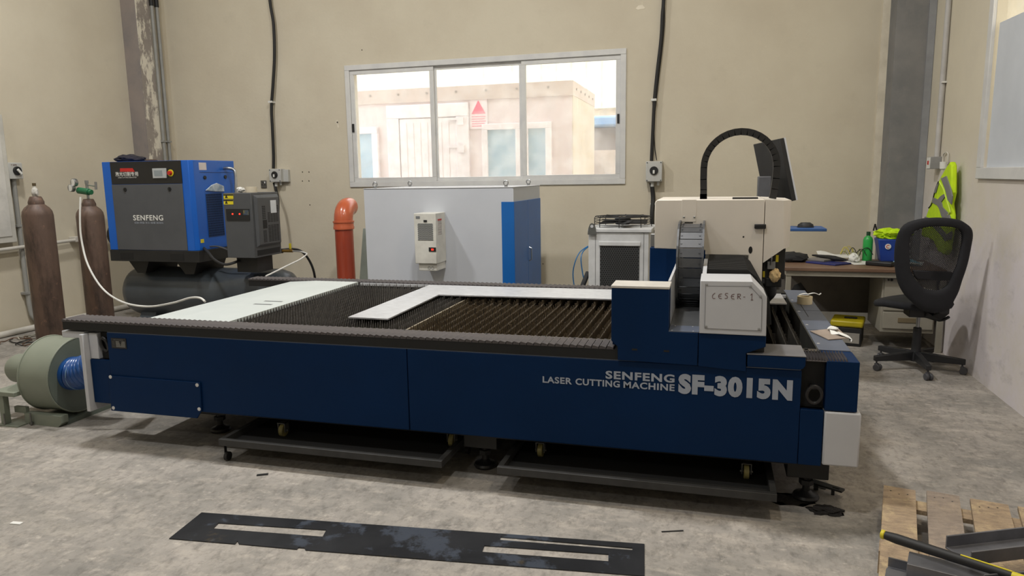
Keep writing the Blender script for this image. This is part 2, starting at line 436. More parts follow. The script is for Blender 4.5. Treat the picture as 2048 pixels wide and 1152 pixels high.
for (a, b, zt, w, dn) in ((-6.30, -5.60, 2.46, 0.14, 0), (-3.72, -3.05, 2.44, 0.12, 1), (-3.03, -2.55, 2.44, 0.12, 1)):
    fr = part('window_frame', ring(a, b, 1.2, zt, w*0.8, 11.43, 11.5), m_cabw, cabin, bevel=0.006)
    B = MB(); B.box(a+w*0.8, 11.47, 1.2+w*0.8, b-w*0.8, 11.475, zt-w*0.8); part('pane', B, m_panebl, fr)
sg = thing('warning_sign', 'white notice with a red triangle fixed to the cabin wall outside', 'sign', (-3.78, 11.49, 2.37))
B = MB(); B.box(-3.935, 11.485, 2.37, -3.63, 11.495, 2.845); part('board', B, mat('sign_white', (244,226,228), 0.5), sg)
B = MB(); B.prism([(-3.905,2.61),(-3.66,2.61),(-3.782,2.825)], 'y', 11.479, 11.485); part('triangle', B, mat('sign_red', (240,70,110), 0.5), sg)
for k in range(5):
    B = MB(); B.box(-3.90, 11.48, 2.56-k*0.038, -3.66 - 0.02*(k % 2), 11.485, 2.575-k*0.038); part('text_line', B, mat('sign_text', (232,120,140), 0.6), sg)
# low wall, rolled goods and hall behind the cabin
B = MB(); B.box(-3.6, 13.8, -0.1, 4, 14.0, 2.05); solo('yard_wall', 'pale low wall beyond the cabin corner', 'wall', B, mat('yard_wall', (226,214,208), 0.8))
B = MB(); B.box(-3.6, 15.2, -0.1, 4, 16.0, 2.55); solo('gravel_stack', 'grey speckled stack behind the low yard wall', 'stack', B, mat('gravel', (176,166,160), 0.9, c2=(130,120,116), scale=40))
B = MB(); B.box(-3.6, 14.9, 2.56, 4, 16.2, 2.78); solo('blue_tarpaulin', 'blue sheet laid over the grey stack in the yard', 'tarpaulin', B, mat('tarp_blue', (110,160,210), 0.5, c2=(170,200,225), scale=5), bevel=0.05)
hall = thing('yellow_hall', 'large pale yellow ribbed hall behind the cabin', 'building', (-6, 20, -0.1))
B = MB(); B.box(-24, 20.2, 0, 14, 20.4, 3.4); part('wall', B, mat('hall_wall', (238,224,204), 0.7), hall)
m_clad = mat('hall_cladding', (250,248,228), 0.6)
B = MB()
x = -24.0
pts = []
while x < 14: pts += [(x,20.0),(x+0.26,20.0),(x+0.30,19.95),(x+0.36,19.95),(x+0.40,20.0)]; x += 0.42
pts += [(14,20.3),(-24,20.3)]
B.prism(pts, 'z', 3.38, 9.0); part('cladding', B, m_clad, hall, smooth=False)
nb = MB(); nb.box(7.5, -10, -0.1, 8, 20, 9); solo('neighbour_wall', 'cream neighbouring wall outside the right hand window', 'wall', nb, mat('neighbour_paint', (250,232,190), 0.8))
B = MB(); B.box(2.17, -12, -0.3, 8, 8.5, -0.05); struct('side_yard', B, m_out)

# ================================================================== laser cutting machine
m_navy = mat('navy_panel', (5,38,76), 0.45, c2=(5,35,70), scale=1.5, spec=0.12)
m_navyd = mat('navy_top', (88,95,110), 0.5, c2=(94,101,115), scale=6, spec=0.5)
m_mwhite = mat('machine_white', (192,194,199), 0.45, c2=(184,186,191), scale=2)
m_mcream = mat('machine_cream', (222,216,207), 0.42, c2=(213,208,200), scale=1.2)
m_frame = mat('black_frame', (22,23,24), 0.55, c2=(30,30,30), scale=5)
m_bel = mat('bellows_fabric', (82,77,77), 0.75, c2=(70,66,67), scale=8)
m_belk = mat('bellows_skirt', (14,15,16), 0.7)
m_blade = mat('black_blade', (100,97,95), 0.45, c2=(70,68,66), scale=12, metal=0.3)
m_rust = mat('slagged_blade', (112,98,78), 0.5, c2=(58,52,46), scale=22, metal=0.35)
m_rail = mat('worn_rail', (98,92,84), 0.5, c2=(70,66,62), scale=10, metal=0.5)
m_steel = mat('steel', (170,172,174), 0.35, metal=0.9, c2=(150,152,154), scale=5)
m_screw = mat('bright_screw', (225,225,225), 0.3, metal=0.4)
m_letter = mat('silver_lettering', (164,172,186), 0.5)
m_tabl = mat('white_table', (196,202,201), 0.5, c2=(188,195,194), scale=1.5)

MY = 3.40
mach = thing('laser_cutting_machine', 'long navy blue flatbed laser cutting machine in the middle of the hall', 'machine', (-1.6, 4.35, 0.0))
P_ = lambda n, B, m, par=mach, **k: part(n, B, m, par, **k)
def bx(*a): 
    b = MB(); b.box(*a); return b
# --- under frame, legs, feet
P_('under_frame', bx(-3.45, 3.52, 0.20, 0.56, 5.30, 0.30), m_frame)
for X in (-3.03, -1.19, 0.474):
    for Y in (3.60 if X > -3 else 3.74, 5.20):
        b = MB()
        b.box(X-0.10, Y-0.07, 0.13, X+0.09, Y+0.09, 0.26)
        lg = P_('leg', b, m_frame, bevel=0.004)
        b = MB(); b.cyl((X,Y,0.03),(X,Y,0.14), 0.018, n=12); b.cyl((X,Y,0.075),(X,Y,0.10), 0.035, n=6); part('jack_screw', b, m_frame, lg)
        b = MB(); b.lathe([(0.01,0.0),(0.058,0.0),(0.064,0.012),(0.058,0.024),(0.032,0.032),(0.02,0.045)], (X,Y,0), 24); part('foot', b, m_blackpl, lg)
# --- body panels
P_('front_panel', bx(-3.515, MY, 0.25, -1.552, MY+0.03, 0.70), m_navy, bevel=0.004)
P_('front_panel', bx(-1.548, MY, 0.25, 0.405, MY+0.03, 0.70), m_navy, bevel=0.004)
P_('corner_panel', bx(-3.665, MY+0.005, 0.25, -3.517, MY+0.03, 0.525), m_navy, bevel=0.003)
P_('corner_panel', bx(0.4065, MY, 0.25, 0.5065, MY+0.03, 0.517), m_navy, bevel=0.003)
P_('rear_panel', bx(-3.66, 5.30, 0.25, 0.64, 5.33, 0.70), m_navy, bevel=0.004)
P_('inner_body', bx(-3.62, 3.47, 0.25, 0.50, 3.60, 0.69), m_frame)
P_('inner_body', bx(-3.62, 5.16, 0.25, 0.50, 5.30, 0.70), m_frame)
P_('bed_floor', bx(-2.78, 3.60, 0.30, 0.50, 5.16, 0.34), m_frame)
P_('panel_lip', bx(-3.51, MY+0.003, 0.70, 0.40, MY+0.03, 0.704), mat('panel_edge', (96,108,128), 0.5))
# access panel
b = MB(); b.prism([(-3.522,0.435),(-3.528,0.212),(-2.905,0.212),(-2.868,0.262),(-2.864,0.433)], 'y', MY-0.012, MY-0.001)
ap = P_('access_panel', b, m_navy, bevel=0.003)
screws([(-3.505,MY-0.012,0.428),(-3.507,MY-0.012,0.232),(-2.882,MY-0.012,0.418),(-2.882,MY-0.012,0.272)], (0,-1,0), 0.011, m_screw, ap, 0.005)
# name plate
npz = P_('name_plate', bx(-3.482, MY-0.003, 0.607, -3.372, MY, 0.670), m_blackpl)
m_npt = mat('plate_print', (120,120,116), 0.5)
lettering('print', 'LASER CUTTING MACHINE', (-3.463, MY-0.0035, 0.657), (1,0,0), (0,0,1), 0.072, 0.006, m_npt, npz)
for i, (l1, r1) in enumerate((('Model','SF-3015N'),('Power','Voltage'),('Weight','kg'),('Date',''))):
    z = 0.645 - i*0.0095
    lettering('print', l1, (-3.472, MY-0.0035, z), (1,0,0), (0,0,1), 0.018, 0.0055, m_npt, npz)
    part('print_block', bx(-3.448, MY-0.004, z-0.001, -3.424+0.004*i, MY-0.003, z+0.006), m_npt, npz)
    part('print_block', bx(-3.405-0.003*i, MY-0.004, z-0.001, -3.380, MY-0.003, z+0.006), m_npt, npz)
# lettering on the side
lettering('lettering', 'SENFENG', (-0.492, MY-0.001, 0.606), (1,0,0), (0,0,1), 0.331, 0.041, m_letter, mach, bold=0.035, spacing=1.12)
for wd, xa, ww in (('LASER', -0.810, 0.150), ('CUTTING', -0.642, 0.220), ('MACHINE', -0.404, 0.244)): lettering('lettering', wd, (xa, MY-0.001, 0.565), (1,0,0), (0,0,1), ww, 0.034, m_letter, mach, bold=0.03, spacing=1.1)
lettering('lettering', 'SF-3015N', (-0.143, MY-0.001, 0.554), (1,0,0), (0,0,1), 0.512, 0.100, m_letter, mach, bold=0.065, spacing=1.12)
# --- left end, white hood and shackle
P_('end_panel', bx(-3.694, MY-0.03, 0.20, -3.668, 3.62, 0.686), m_mwhite, bevel=0.003)
b = MB(); b.box(-3.665, MY+0.012, 0.527, -3.602, 3.60, 0.688); P_('end_block', b, m_mwhite, bevel=0.004)
P_('end_hood', bx(-3.868, MY+0.01, 0.652, -3.695, 3.58, 0.694), m_mwhite, bevel=0.004)
def shackle(cx, cz, y, w, h, r):
    b = MB(); b.box(cx-w*0.32, y-0.02, cz+h*0.12, cx+w*0.32, y+0.05, cz+h*0.34); 
    pts = []
    for i in range(24):
        t = 2*PI*i/24; pts.append((cx + math.cos(t)*w/2, y-0.03 - 0.012*math.sin(t), cz - h*0.12 + math.sin(t)*h/2))
    k = P_('shackle', b, m_blackpl, bevel=0.005)
    b = MB(); b.tube(pts, r, 8, closed=True); part('ring', b, m_blackpl, k)
shackle(-3.562, 0.63, 3.455, 0.05, 0.085, 0.011)
P_('recess', bx(-3.60, 3.44, 0.527, -3.517, 3.46, 0.69), m_belk)
shackle(0.462, 0.60, 3.43, 0.062, 0.085, 0.009)
P_('recess', bx(0.4065, 3.445, 0.519, 0.507, 3.465, 0.74), m_belk)
# --- right end
P_('corner_box', bx(0.5085, MY, 0.519, 0.645, 3.60, 0.752), m_navy, bevel=0.003)
P_('corner_foot', bx(0.510, MY-0.005, 0.258, 0.664, 3.72, 0.515), m_mwhite, bevel=0.008)
cap = MB(); cap.box(0.497, 3.60, 0.70, 0.640, 5.42, 0.757); cp = P_('end_cap', cap, m_navyd, bevel=0.002)
P_('end_wall', bx(0.490, 3.56, 0.50, 0.497, 5.20, 0.7565), mat('olive_inner_wall', (58,58,52), 0.6, c2=(44,44,40), scale=6))
P_('side_panel', bx(0.56, 3.72, 0.25, 0.638, 5.40, 0.70), m_navy)
for y in (4.62, 4.05): part('seam', bx(0.498, y, 0.757, 0.639, y+0.004, 0.7576), m_belk, cp)
part('seam', bx(0.545, 4.42, 0.757, 0.549, 4.85, 0.7576), m_belk, cp)
screws([(0.512, y, 0.757) for y in (3.72, 4.18, 4.58, 4.98)], (0,0,1), 0.008, m_screw, cp, 0.003)
# --- bellows covers (each fold its own piece)
def bellows(name, x0, x1, y0, y1, pitch, z0, m1, m2, lab=None):
    sk_ = P_(name, bx(x0+0.003, y0, z0-0.062, x1, y1, z0-0.011), m2)
    b = MB(); w = pitch*0.86
    b.prism([(0,-0.012),(0,-0.002),(w*0.08,0.0035),(w*0.2,0.0045),(w,-0.0025),(w,-0.012)], 'y', -(y1-y0)/2-0.002, (y1-y0)/2)
    me = make_mesh('fold', b, m1, smooth=False)
    n = int((x1-x0)/pitch); base = base_of(sk_)
    for i in range(n):
        o = bpy.data.objects.new('fold', me); COL.objects.link(o); o.parent = sk_
        o.location = Vector((x0+i*pitch, (y0+y1)/2, z0)) - base
    return sk_
bellows('bellows_cover', -3.845, -0.425, MY, 3.553, 0.0365, 0.767, m_bel, m_belk)
bellows('bellows_cover', -3.80, 0.20, 5.185, 5.315, 0.0365, 0.767, m_bel, m_belk)
b = MB(); b.box(0.40, MY+0.004, 0.745, 0.507, 3.555, 0.748); b.box(0.40, 3.42, 0.745, 0.60, 3.555, 0.748)
for i in range(15):
    x = 0.402 + i*0.0132; b.prism([(x,0.745),(x+0.004,0.766),(x+0.0105,0.750)], 'y', MY+0.01 if x < 0.50 else 3.402, 3.553)
P_('packed_folds', b, m_bel, smooth=False)
P_('end_bracket', bx(0.24, 5.19, 0.72, 0.49, 5.33, 0.772), m_frame, bevel=0.003)
# --- rails beside the bed
rl = P_('bed_rail', bx(-2.74, 3.556, 0.735, 0.49, 3.602, 0.757), m_rail)
P_('bed_rail', bx(-2.74, 5.165, 0.74, 0.49, 5.183, 0.760), m_mwhite)
b = MB(); b.cyl((0,0,0),(0,0,0.007),0.008,n=8); mes = make_mesh('bolt', b, m_frame)
for i in range(20):
    o = bpy.data.objects.new('bolt', mes); COL.objects.link(o); o.parent = rl; o.location = Vector((-2.6+i*0.16, 3.578, 0.757)) - base_of(rl)
P_('edge_strip', bx(-1.672, 3.60, 0.72, -1.660, 5.16, 0.744), mat('pale_edge', (150,140,122), 0.5, metal=0.3))
P_('edge_strip', bx(-0.455, 3.60, 0.70, -0.443, 5.16, 0.735), mat('pale_edge2', (120,104,84), 0.5, metal=0.3))
for y in (3.98, 4.38, 4.80): P_('cross_bar', bx(-2.72, y, 0.60, 0.488, y+0.012, 0.655), m_rail)
# --- toothed support blades
m_blgrey = mat('grey_blade', (84,80,72), 0.5, c2=(52,50,48), scale=18, metal=0.3)
def blade_mesh(seed, kind):
    rnd = random.Random(seed); L0, L1 = 3.605, 5.155; p = 0.0305
    pts = [(L0, 0.60)]; y = L0 + 0.006
    while y + p < L1:
        if kind == 0:
            h = 0.770 + rnd.uniform(-.002, .001)
            pts += [(y, 0.722), (y+p*0.40, h-0.006), (y+p*0.5, h), (y+p*0.60, h-0.006), (y+p*0.98, 0.722)]
        else:
            h = 0.766 - abs(rnd.gauss(0, .006)); a = rnd.uniform(-.002, .002)
            pts += [(y, 0.722), (y+p*0.28+a, 0.735), (y+p*0.36+a, h), (y+p*0.62+a, h-rnd.uniform(0,.004)), (y+p*0.72+a, 0.733), (y+p*0.98, 0.722)]
        y += p
    pts += [(L1, 0.722), (L1, 0.60)]
    b = MB(); b.prism(pts, 'x', -0.0012, 0.0012)
    return b
MM = []
for kind in (0, 1, 2):
    for s_ in range(3 if kind else 1):
        b = blade_mesh(11*s_+kind, kind); MM.append((kind, make_mesh('blade', b, (m_blade, m_rust, m_blgrey)[kind], smooth=False)))
xb = -2.752; k = 0
while xb < 0.48:
    kind = 0 if xb < -1.68 else (1 if xb < 0.0 else 2)
    cand = [m for kk, m in MM if kk == kind]
    o = bpy.data.objects.new('blade', cand[k % len(cand)]); COL.objects.link(o); o.parent = mach
    o.location = Vector((xb, 0, 0)) - base_of(mach)
    if kind == 1: o.rotation_euler.y = 0
    k += 1; xb += 0.0589
# --- white sliding table
b = MB(); b.prism([(-3.40,0.72),(-3.395,0.752),(-3.15,0.7665),(-2.765,0.7665),(-2.765,0.74),(-3.395,0.72)], "y", 3.556, 5.183)
tb = P_('table_plate', b, m_tabl, smooth=False)
P_('table_skirt', bx(-3.37, 3.61, 0.30, -2.80, 5.15, 0.715), m_mwhite)
for y in (4.115, 4.235): part('vent_slot', bx(-2.985, y-0.012, 0.7665, -2.845, y+0.012, 0.767), mat('slot_grey', (92,96,98), 0.6), tb)

# ------------------------------------------------------------------ gantry
GY = 3.385
b = MB(); b.prism([(-0.464,1.060),(-0.193,1.060),(-0.193,0.858),(-0.0565,0.858),(-0.0565,0.700),(-0.432,0.706),(-0.433,0.773),(-0.464,0.802)], 'y', GY, GY+0.03)
cl_ = P_('carriage_plate', b, m_navy, bevel=0.003)
for x in (-0.351, -0.201):
    b = MB(); b.box(x-0.013, GY-0.001, 0.759, x+0.013, GY+0.002, 0.768); part('slot', b, m_belk, cl_)
b = MB(); b.prism([(-0.0535,0.8565),(0.244,0.8565),(0.244,0.806),(0.160,0.772),(0.163,0.684),(-0.0535,0.698)], 'y', GY, GY+0.03)
P_('carriage_plate', b, m_navy, bevel=0.003)
P_('carriage_box', bx(-0.462, GY+0.03, 0.775, -0.195, 3.55, 1.060), m_navy, bevel=0.003)
P_('box_lid', bx(-0.466, GY-0.002, 1.0605, -0.191, 3.552, 1.074), mat('lid_cream', (206,202,196), 0.45), bevel=0.003)
P_('carriage_core', bx(-0.43, GY+0.03, 0.775, 0.24, 3.60, 0.852), m_frame)
# white end box with removable plate
wbx = [(-0.053,0.860),(-0.053,1.108),(0.176,1.110),(0.240,1.041),(0.243,0.859)]
b = MB(); b.prism(wbx, 'y', GY-0.012, 3.62); eb = P_('end_box', b, m_mwhite, bevel=0.003)
b = MB(); b.prism([(-0.028,0.885),(-0.028,1.084),(0.166,1.087),(0.219,1.031),(0.221,0.884)], 'y', GY-0.0145, GY-0.0115)
ep = part('cover_plate', b, m_mwhite, eb, bevel=0.0008)
gr = MB()
ln = [(-0.028,0.885),(-0.028,1.084),(0.166,1.087),(0.219,1.031),(0.221,0.884)]
for i in range(5):
    p, q = ln[i], ln[(i+1) % 5]; gr.strip([(p[0],GY-0.0146,p[1]),(q[0],GY-0.0146,q[1])], 0.0016, 0.0012, up=(0,1,0))
part('groove', gr, mat('groove_grey', (110,110,112), 0.6), eb)
screws([(x, GY-0.0145, z) for x, z in [(-0.025, 1.09), (0.167, 1.086), (0.212, 1.042), (-0.022, 0.893), (0.211, 0.891)]], (0,-1,0), 0.0062, m_steel, eb, 0.004)
# hand-written mark
m_ink = mat('marker_ink', (96,62,60), 0.7)
def hand(strokes, x, z, s, y):
    for st in strokes:
        b = MB(); b.tube([(x+p[0]*s, y, z+p[1]*s) for p in st], 0.0014, 5, sub=3 if len(st) > 2 else 0); part('marker_stroke', b, m_ink, eb)
HX, HZ, HS = 0.0, 1.0275, 0.030
G = {'L':[[(.55,1.0),(.2,.7),(.1,.3),(.25,0.0),(.6,.05)]], 'E':[[(.6,.85),(.2,.75),(.05,.4),(.2,.05),(.6,0)],[(.1,.42),(.5,.45)]],
     'S':[[(.6,.95),(.2,.95),(.15,.65),(.5,.45),(.45,.1),(.05,.05)]], 'R':[[(.1,0),(.12,.95)],[(.0,.85),(.5,.9),(.5,.55),(.12,.45)],[(.2,.45),(.65,0)]],
     '.':[[(.05,.4),(.38,.42)]], '1':[[(.1,.75),(.35,1.05)],[(.35,1.05),(.33,-.1)],[(.15,-.1),(.55,-.08)]]}
xx = 0.0
for ch, adv in (('L',.95),('E',.9),('S',.95),('E',.9),('R',.85),('.',1.0),('1',0)):
    hand(G[ch], HX+xx*HS, HZ + (0.0 if ch != 'L' else -0.001), HS*0.86, GY-0.0148); xx += adv
# skirt cover to the right
b = MB(); b.prism([(0.166,0.768),(0.166,0.710),(0.395,0.708),(0.409,0.714),(0.417,0.728),(0.417,0.768)], 'y', GY-0.004, 3.60)
P_('rail_cover', b, m_navy, bevel=0.003)
P_('cover_lid', bx(0.163, GY-0.006, 0.768, 0.419, 3.602, 0.772), mat('lid_grey', (122,120,120), 0.5, c2=(104,104,108), scale=4), bevel=0.001)
# trough under the chain
P_('trough_floor', bx(-0.193, 3.52, 0.848, -0.05, 4.9, 0.858), m_steel)
tp = P_('trough_step', bx(-0.192, GY+0.002, 0.8585, -0.054, 3.52, 0.862), m_navyd)
screws([(-0.178,3.40,0.862),(-0.080,3.40,0.862),(-0.168,3.505,0.862),(-0.085,3.505,0.862)], (0,0,1), 0.004, m_screw, tp, 0.002)
P_('beam_side', bx(-0.208, 3.552, 0.77, -0.196, 5.0, 1.078), m_mwhite)
P_('beam', bx(-0.048, 3.62, 0.80, 0.20, 5.05, 1.06), m_frame)
P_('beam_ledge', bx(-0.048, 3.63, 1.06, -0.028, 4.28, 1.105), m_mwhite)
P_('far_carriage', bx(-0.42, 4.98, 0.72, 0.02, 5.36, 1.095), m_navy, bevel=0.004)
P_('carriage_block', bx(-0.42, 5.02, 1.096, -0.33, 5.12, 1.185), m_steel, bevel=0.003)
P_('far_plate', bx(0.02, 5.0, 0.72, 0.30, 5.3, 0.90), m_frame)
# ribbed bellows on the beam
b = MB(); prof = [(-0.022,0.86),(-0.022,1.128),(0.165,1.128),(0.206,1.094),(0.272,0.978),(0.285,0.86)]
def inset(pf, d): 
    cx = sum(p[0] for p in pf)/len(pf); cz = 0.9
    return [(p[0] + (cx-p[0])*d, p[1] + (cz-p[1])*d) for p in pf]
y = 3.64
while y < 4.30:
    b.prism(prof, 'y', y, y+0.012); b.prism(inset(prof, 0.05), 'y', y+0.012, y+0.027); y += 0.027
P_('beam_bellows', b, m_belk, smooth=False)
# --- cutting head cover
HY = 4.30
b = MB(); b.prism([(-0.337,1.160),(-0.337,1.432),(-0.325,1.445),(0.2735,1.445),(0.2735,0.858),(0.195,0.858),(0.195,1.126),(-0.045,1.126),(-0.045,1.152)], 'y', HY, HY+0.52)
hc = P_('head_cover', b, m_mcream, bevel=0.004)
part('cover_plate', bx(-0.183, HY-0.003, 1.318, -0.101, HY, 1.4455), m_mcream, hc, bevel=0.0008)
screws([(x, HY-0.003, z) for x, z in [(-0.169, 1.345), (-0.11, 1.345)]], (0,-1,0), 0.006, m_steel, hc, 0.004)
part('slot', bx(-0.165, HY-0.002, 1.309, -0.118, HY+0.002, 1.315), m_belk, hc)
b = MB(); n_ = 14
b.prism([(0.206 + 0.011*math.cos(2*PI*i/n_), 1.157 + (0.021 if math.sin(2*PI*i/n_) > 0 else 0.021)*math.sin(2*PI*i/n_)) for i in range(n_)], 'y', HY-0.001, HY+0.002); part('grip_hole', b, m_belk, hc)
b = MB(); b.cyl((0.165,HY-0.001,1.232),(0.165,HY+0.002,1.232),0.005,n=8); part('grip_hole', b, m_belk, hc)
lk = MB(); lk.box(0.222, HY-0.022, 1.280, 0.284, HY, 1.306); lk_ = part('lock', lk, m_black, hc, bevel=0.004)
b = MB(); b.cyl((0.238,HY-0.026,1.294),(0.238,HY-0.02,1.294),0.009,n=12); part('lock_barrel', b, m_blackpl, lk_) if False else b
for (x0_, x1_, y0_, pts) in ():
    pass
b = MB()
v = [(0.277,HY,1.084),(0.277,HY,1.444),(0.374,HY,1.438),(0.384,HY,1.166),  (0.425,HY+0.11,1.435),(0.425,HY+0.11,1.166), (0.277,HY+0.52,1.084),(0.277,HY+0.52,1.444),(0.425,HY+0.52,1.435),(0.425,HY+0.52,1.166),(0.384,HY+0.52,1.166),(0.374,HY+0.52,1.438)]
b.add(v, [(0,1,2,3),(3,2,4,5),(5,4,8,9),(6,10,9,8,11,7),(1,7,11,8,4,2),(0,3,5,9,10,6),(0,6,7,1)])
P_('head_door', b, m_mcream, smooth=False)
# --- nozzle unit
b = MB(); b.box(0.278, HY+0.05, 0.985, 0.400, HY+0.30, 1.165); b.box(0.300, HY+0.04, 0.94, 0.385, HY+0.2, 0.99)
nz = P_('nozzle_block', b, m_frame, bevel=0.004)
b = MB(); b.lathe([(0.04,0.10),(0.04,0.04),(0.028,0.02),(0.010,0.0),(0.004,-0.012)], (0.325, HY+0.12, 0.845), 16); part('nozzle', b, m_frame, nz)
m_yel = mat('yellow_label', (216,200,40), 0.5)
part('warning_label', bx(0.348, HY+0.045, 1.085, 0.363, HY+0.05, 1.125), m_yel, nz)
part('warning_label', bx(0.281, HY+0.046, 0.995, 0.292, HY+0.05, 1.03), m_yel, nz)
part('sensor_box', bx(0.302, HY+0.02, 1.045, 0.345, HY+0.05, 1.09), m_steel, nz, bevel=0.002)
b = MB(); b.tube([(0.318,HY+0.02,1.15),(0.322,HY+0.0,1.11),(0.318,HY+0.02,1.07)], 0.004, 6, sub=3); part('wire', b, m_steel, nz)
b = MB(); bm_ = bmesh.new(); bmesh.ops.create_icosphere(bm_, subdivisions=3, radius=1.0)
vs = []
for q in bm_.verts:
    p = q.co.copy(); p *= 1 + 0.30*pnoise(p*2.2); vs.append((0.346+p.x*0.030, HY+0.03+p.y*0.026, 1.010+p.z*0.040))
b.add(vs, [tuple(w.index for w in f.verts) for f in bm_.faces]); bm_.free()
solo('masking_tape_wad', 'crumpled wad of beige masking tape stuck to the cutting nozzle', 'tape', b, mat('wad_beige', (222,196,146), 0.8, c2=(170,140,96), scale=30, bump=0.6, bscale=60), ang=20)
# --- energy chain (upright loop of grey links)
m_chain = mat('chain_grey', (92,94,98), 0.4, c2=(80,82,86), scale=8, metal=0.4)
m_chaind = mat('chain_dark', (60,61,64), 0.45, metal=0.3)
CYc, CZc, CR = 4.165, 1.090, 0.212
path = [(4.33, CZc+CR), (4.27, CZc+CR), (4.21, CZc+CR)]
for i in range(0, 13):
    t = PI/2 + PI*i/12*1.0; path.append((CYc + CR*math.cos(t), CZc + CR*math.sin(t)))
path += [(4.24, CZc-CR), (4.32, CZc-CR), (4.40, CZc-CR)]
ch = P_('energy_chain', bx(-0.17, 4.16, CZc+CR-0.02, -0.07, 4.32, CZc+CR-0.008), m_chaind)
for i in range(len(path)-1):
    (ya, za), (yb, zb) = path[i], path[i+1]
    L_ = math.hypot(yb-ya, zb-za); an = math.atan2(zb-za, yb-ya)
    M = Matrix.Translation((0,(ya+yb)/2,(za+zb)/2)) @ Matrix.Rotation(an, 4, 'X')
    b = MB(M)
    b.box(-0.192, -L_*0.56, -0.024, -0.182, L_*0.56, 0.004); b.box(-0.058, -L_*0.56, -0.024, -0.048, L_*0.56, 0.004)
    b.box(-0.182, -L_*0.46, -0.003, -0.058, L_*0.46, 0.003)
    for sx in (-0.168, -0.072): b.cyl((sx, 0, 0.003), (sx, 0, 0.006), 0.005, n=8); b.cyl((sx, 0, -0.006), (sx, 0, -0.003), 0.005, n=8)
    part('link', b, m_chain, ch, smooth=False)
# --- hose arch (black drag chain over the head)
AX, AZ, AR, AY = 0.136, 1.628, 0.202, 4.42
ap_ = [(-0.064, 1.447), (-0.064, 1.50), (-0.066, 1.56)]
for i in range(0, 19):
    t = PI - PI*i/18; ap_.append((AX + AR*math.cos(t), AZ + AR*math.sin(t)))
ap_ += [(0.336, 1.56), (0.330, 1.50), (0.322, 1.447)]
ar = P_('cable_arch', bx(-0.084, AY-0.024, 1.445, -0.044, AY+0.024, 1.475), m_blackpl)
for i in range(len(ap_)-1):
    (xa, za), (xb_, zb) = ap_[i], ap_[i+1]
    L_ = math.hypot(xb_-xa, zb-za); an = math.atan2(zb-za, xb_-xa)
    M = Matrix.Translation(((xa+xb_)/2, AY, (za+zb)/2)) @ Matrix.Rotation(-an, 4, 'Y')
    b = MB(M); b.box(-L_*0.53, -0.024, -0.019, L_*0.53, 0.024, 0.019)
    part('link', b, m_black, ar, smooth=False)
b = MB(); b.box(0.10, 4.36, 1.445, 0.24, 4.40, 1.455); P_('cable_tray', b, m_black)

# ------------------------------------------------------------------ operator console behind the head
con = thing('operator_console', 'dark operator console with tilted monitor and grey backrest behind the cutting head', 'console', (0.30, 5.75, 0))
b = MB(); b.box(0.22, 5.70, 0.0, 0.42, 5.85, 1.39); part('pedestal', b, m_frame, con, bevel=0.006)
A, Bq, Cq = Vector((0.279,6.02,1.812)), Vector((0.436,5.58,1.832)), Vector((0.536,5.56,1.385))
D = A + (Cq-Bq)
nrm = (Bq-A).cross(Cq-Bq).normalized()
if nrm.x < 0: nrm = -nrm
b = MB(); q4 = [A, Bq, Cq, D]; b.add([p for p in q4] + [p + nrm*0.035 for p in q4], [(0,1,2,3),(7,6,5,4),(0,4,5,1),(1,5,6,2),(2,6,7,3),(3,7,4,0)])
mo = part('monitor', b, m_black, con, bevel=0.004)
b = MB(); b.add([p + nrm*0.036 + (Cq-Bq).normalized()*0 for p in q4] + [p + nrm*0.048 for p in q4], [(0,1,2,3),(7,6,5,4),(0,4,5,1),(1,5,6,2),(2,6,7,3),(3,7,4,0)])
part('bezel', b, m_mwhite, mo)
b = MB(); b.box(0.305, 5.60, 1.40, 0.395, 5.74, 1.565); part('housing', b, mat('housing_grey', (88,90,96), 0.5), con, bevel=0.006)
for p in ((1562,309,0),(1567,335,0)): pass
b = MB(); b.box(0.40, 5.50, 1.172, 0.775, 5.78, 1.192); part('keyboard_tray', b, mat('tray_blue', (44,84,140), 0.5), con, bevel=0.003)
b = MB(); b.lathe([(0.0,0.036),(0.03,0.034),(0.05,0.02),(0.055,0.0)], (0,0,0), 20)
b.v = [Vector((0.645+p.x*1.05, 5.62+p.y*0.7, 1.194+p.z)) for p in b.v]
solo('computer_mouse', 'black computer mouse resting on the blue keyboard tray', 'mouse', b, m_black)

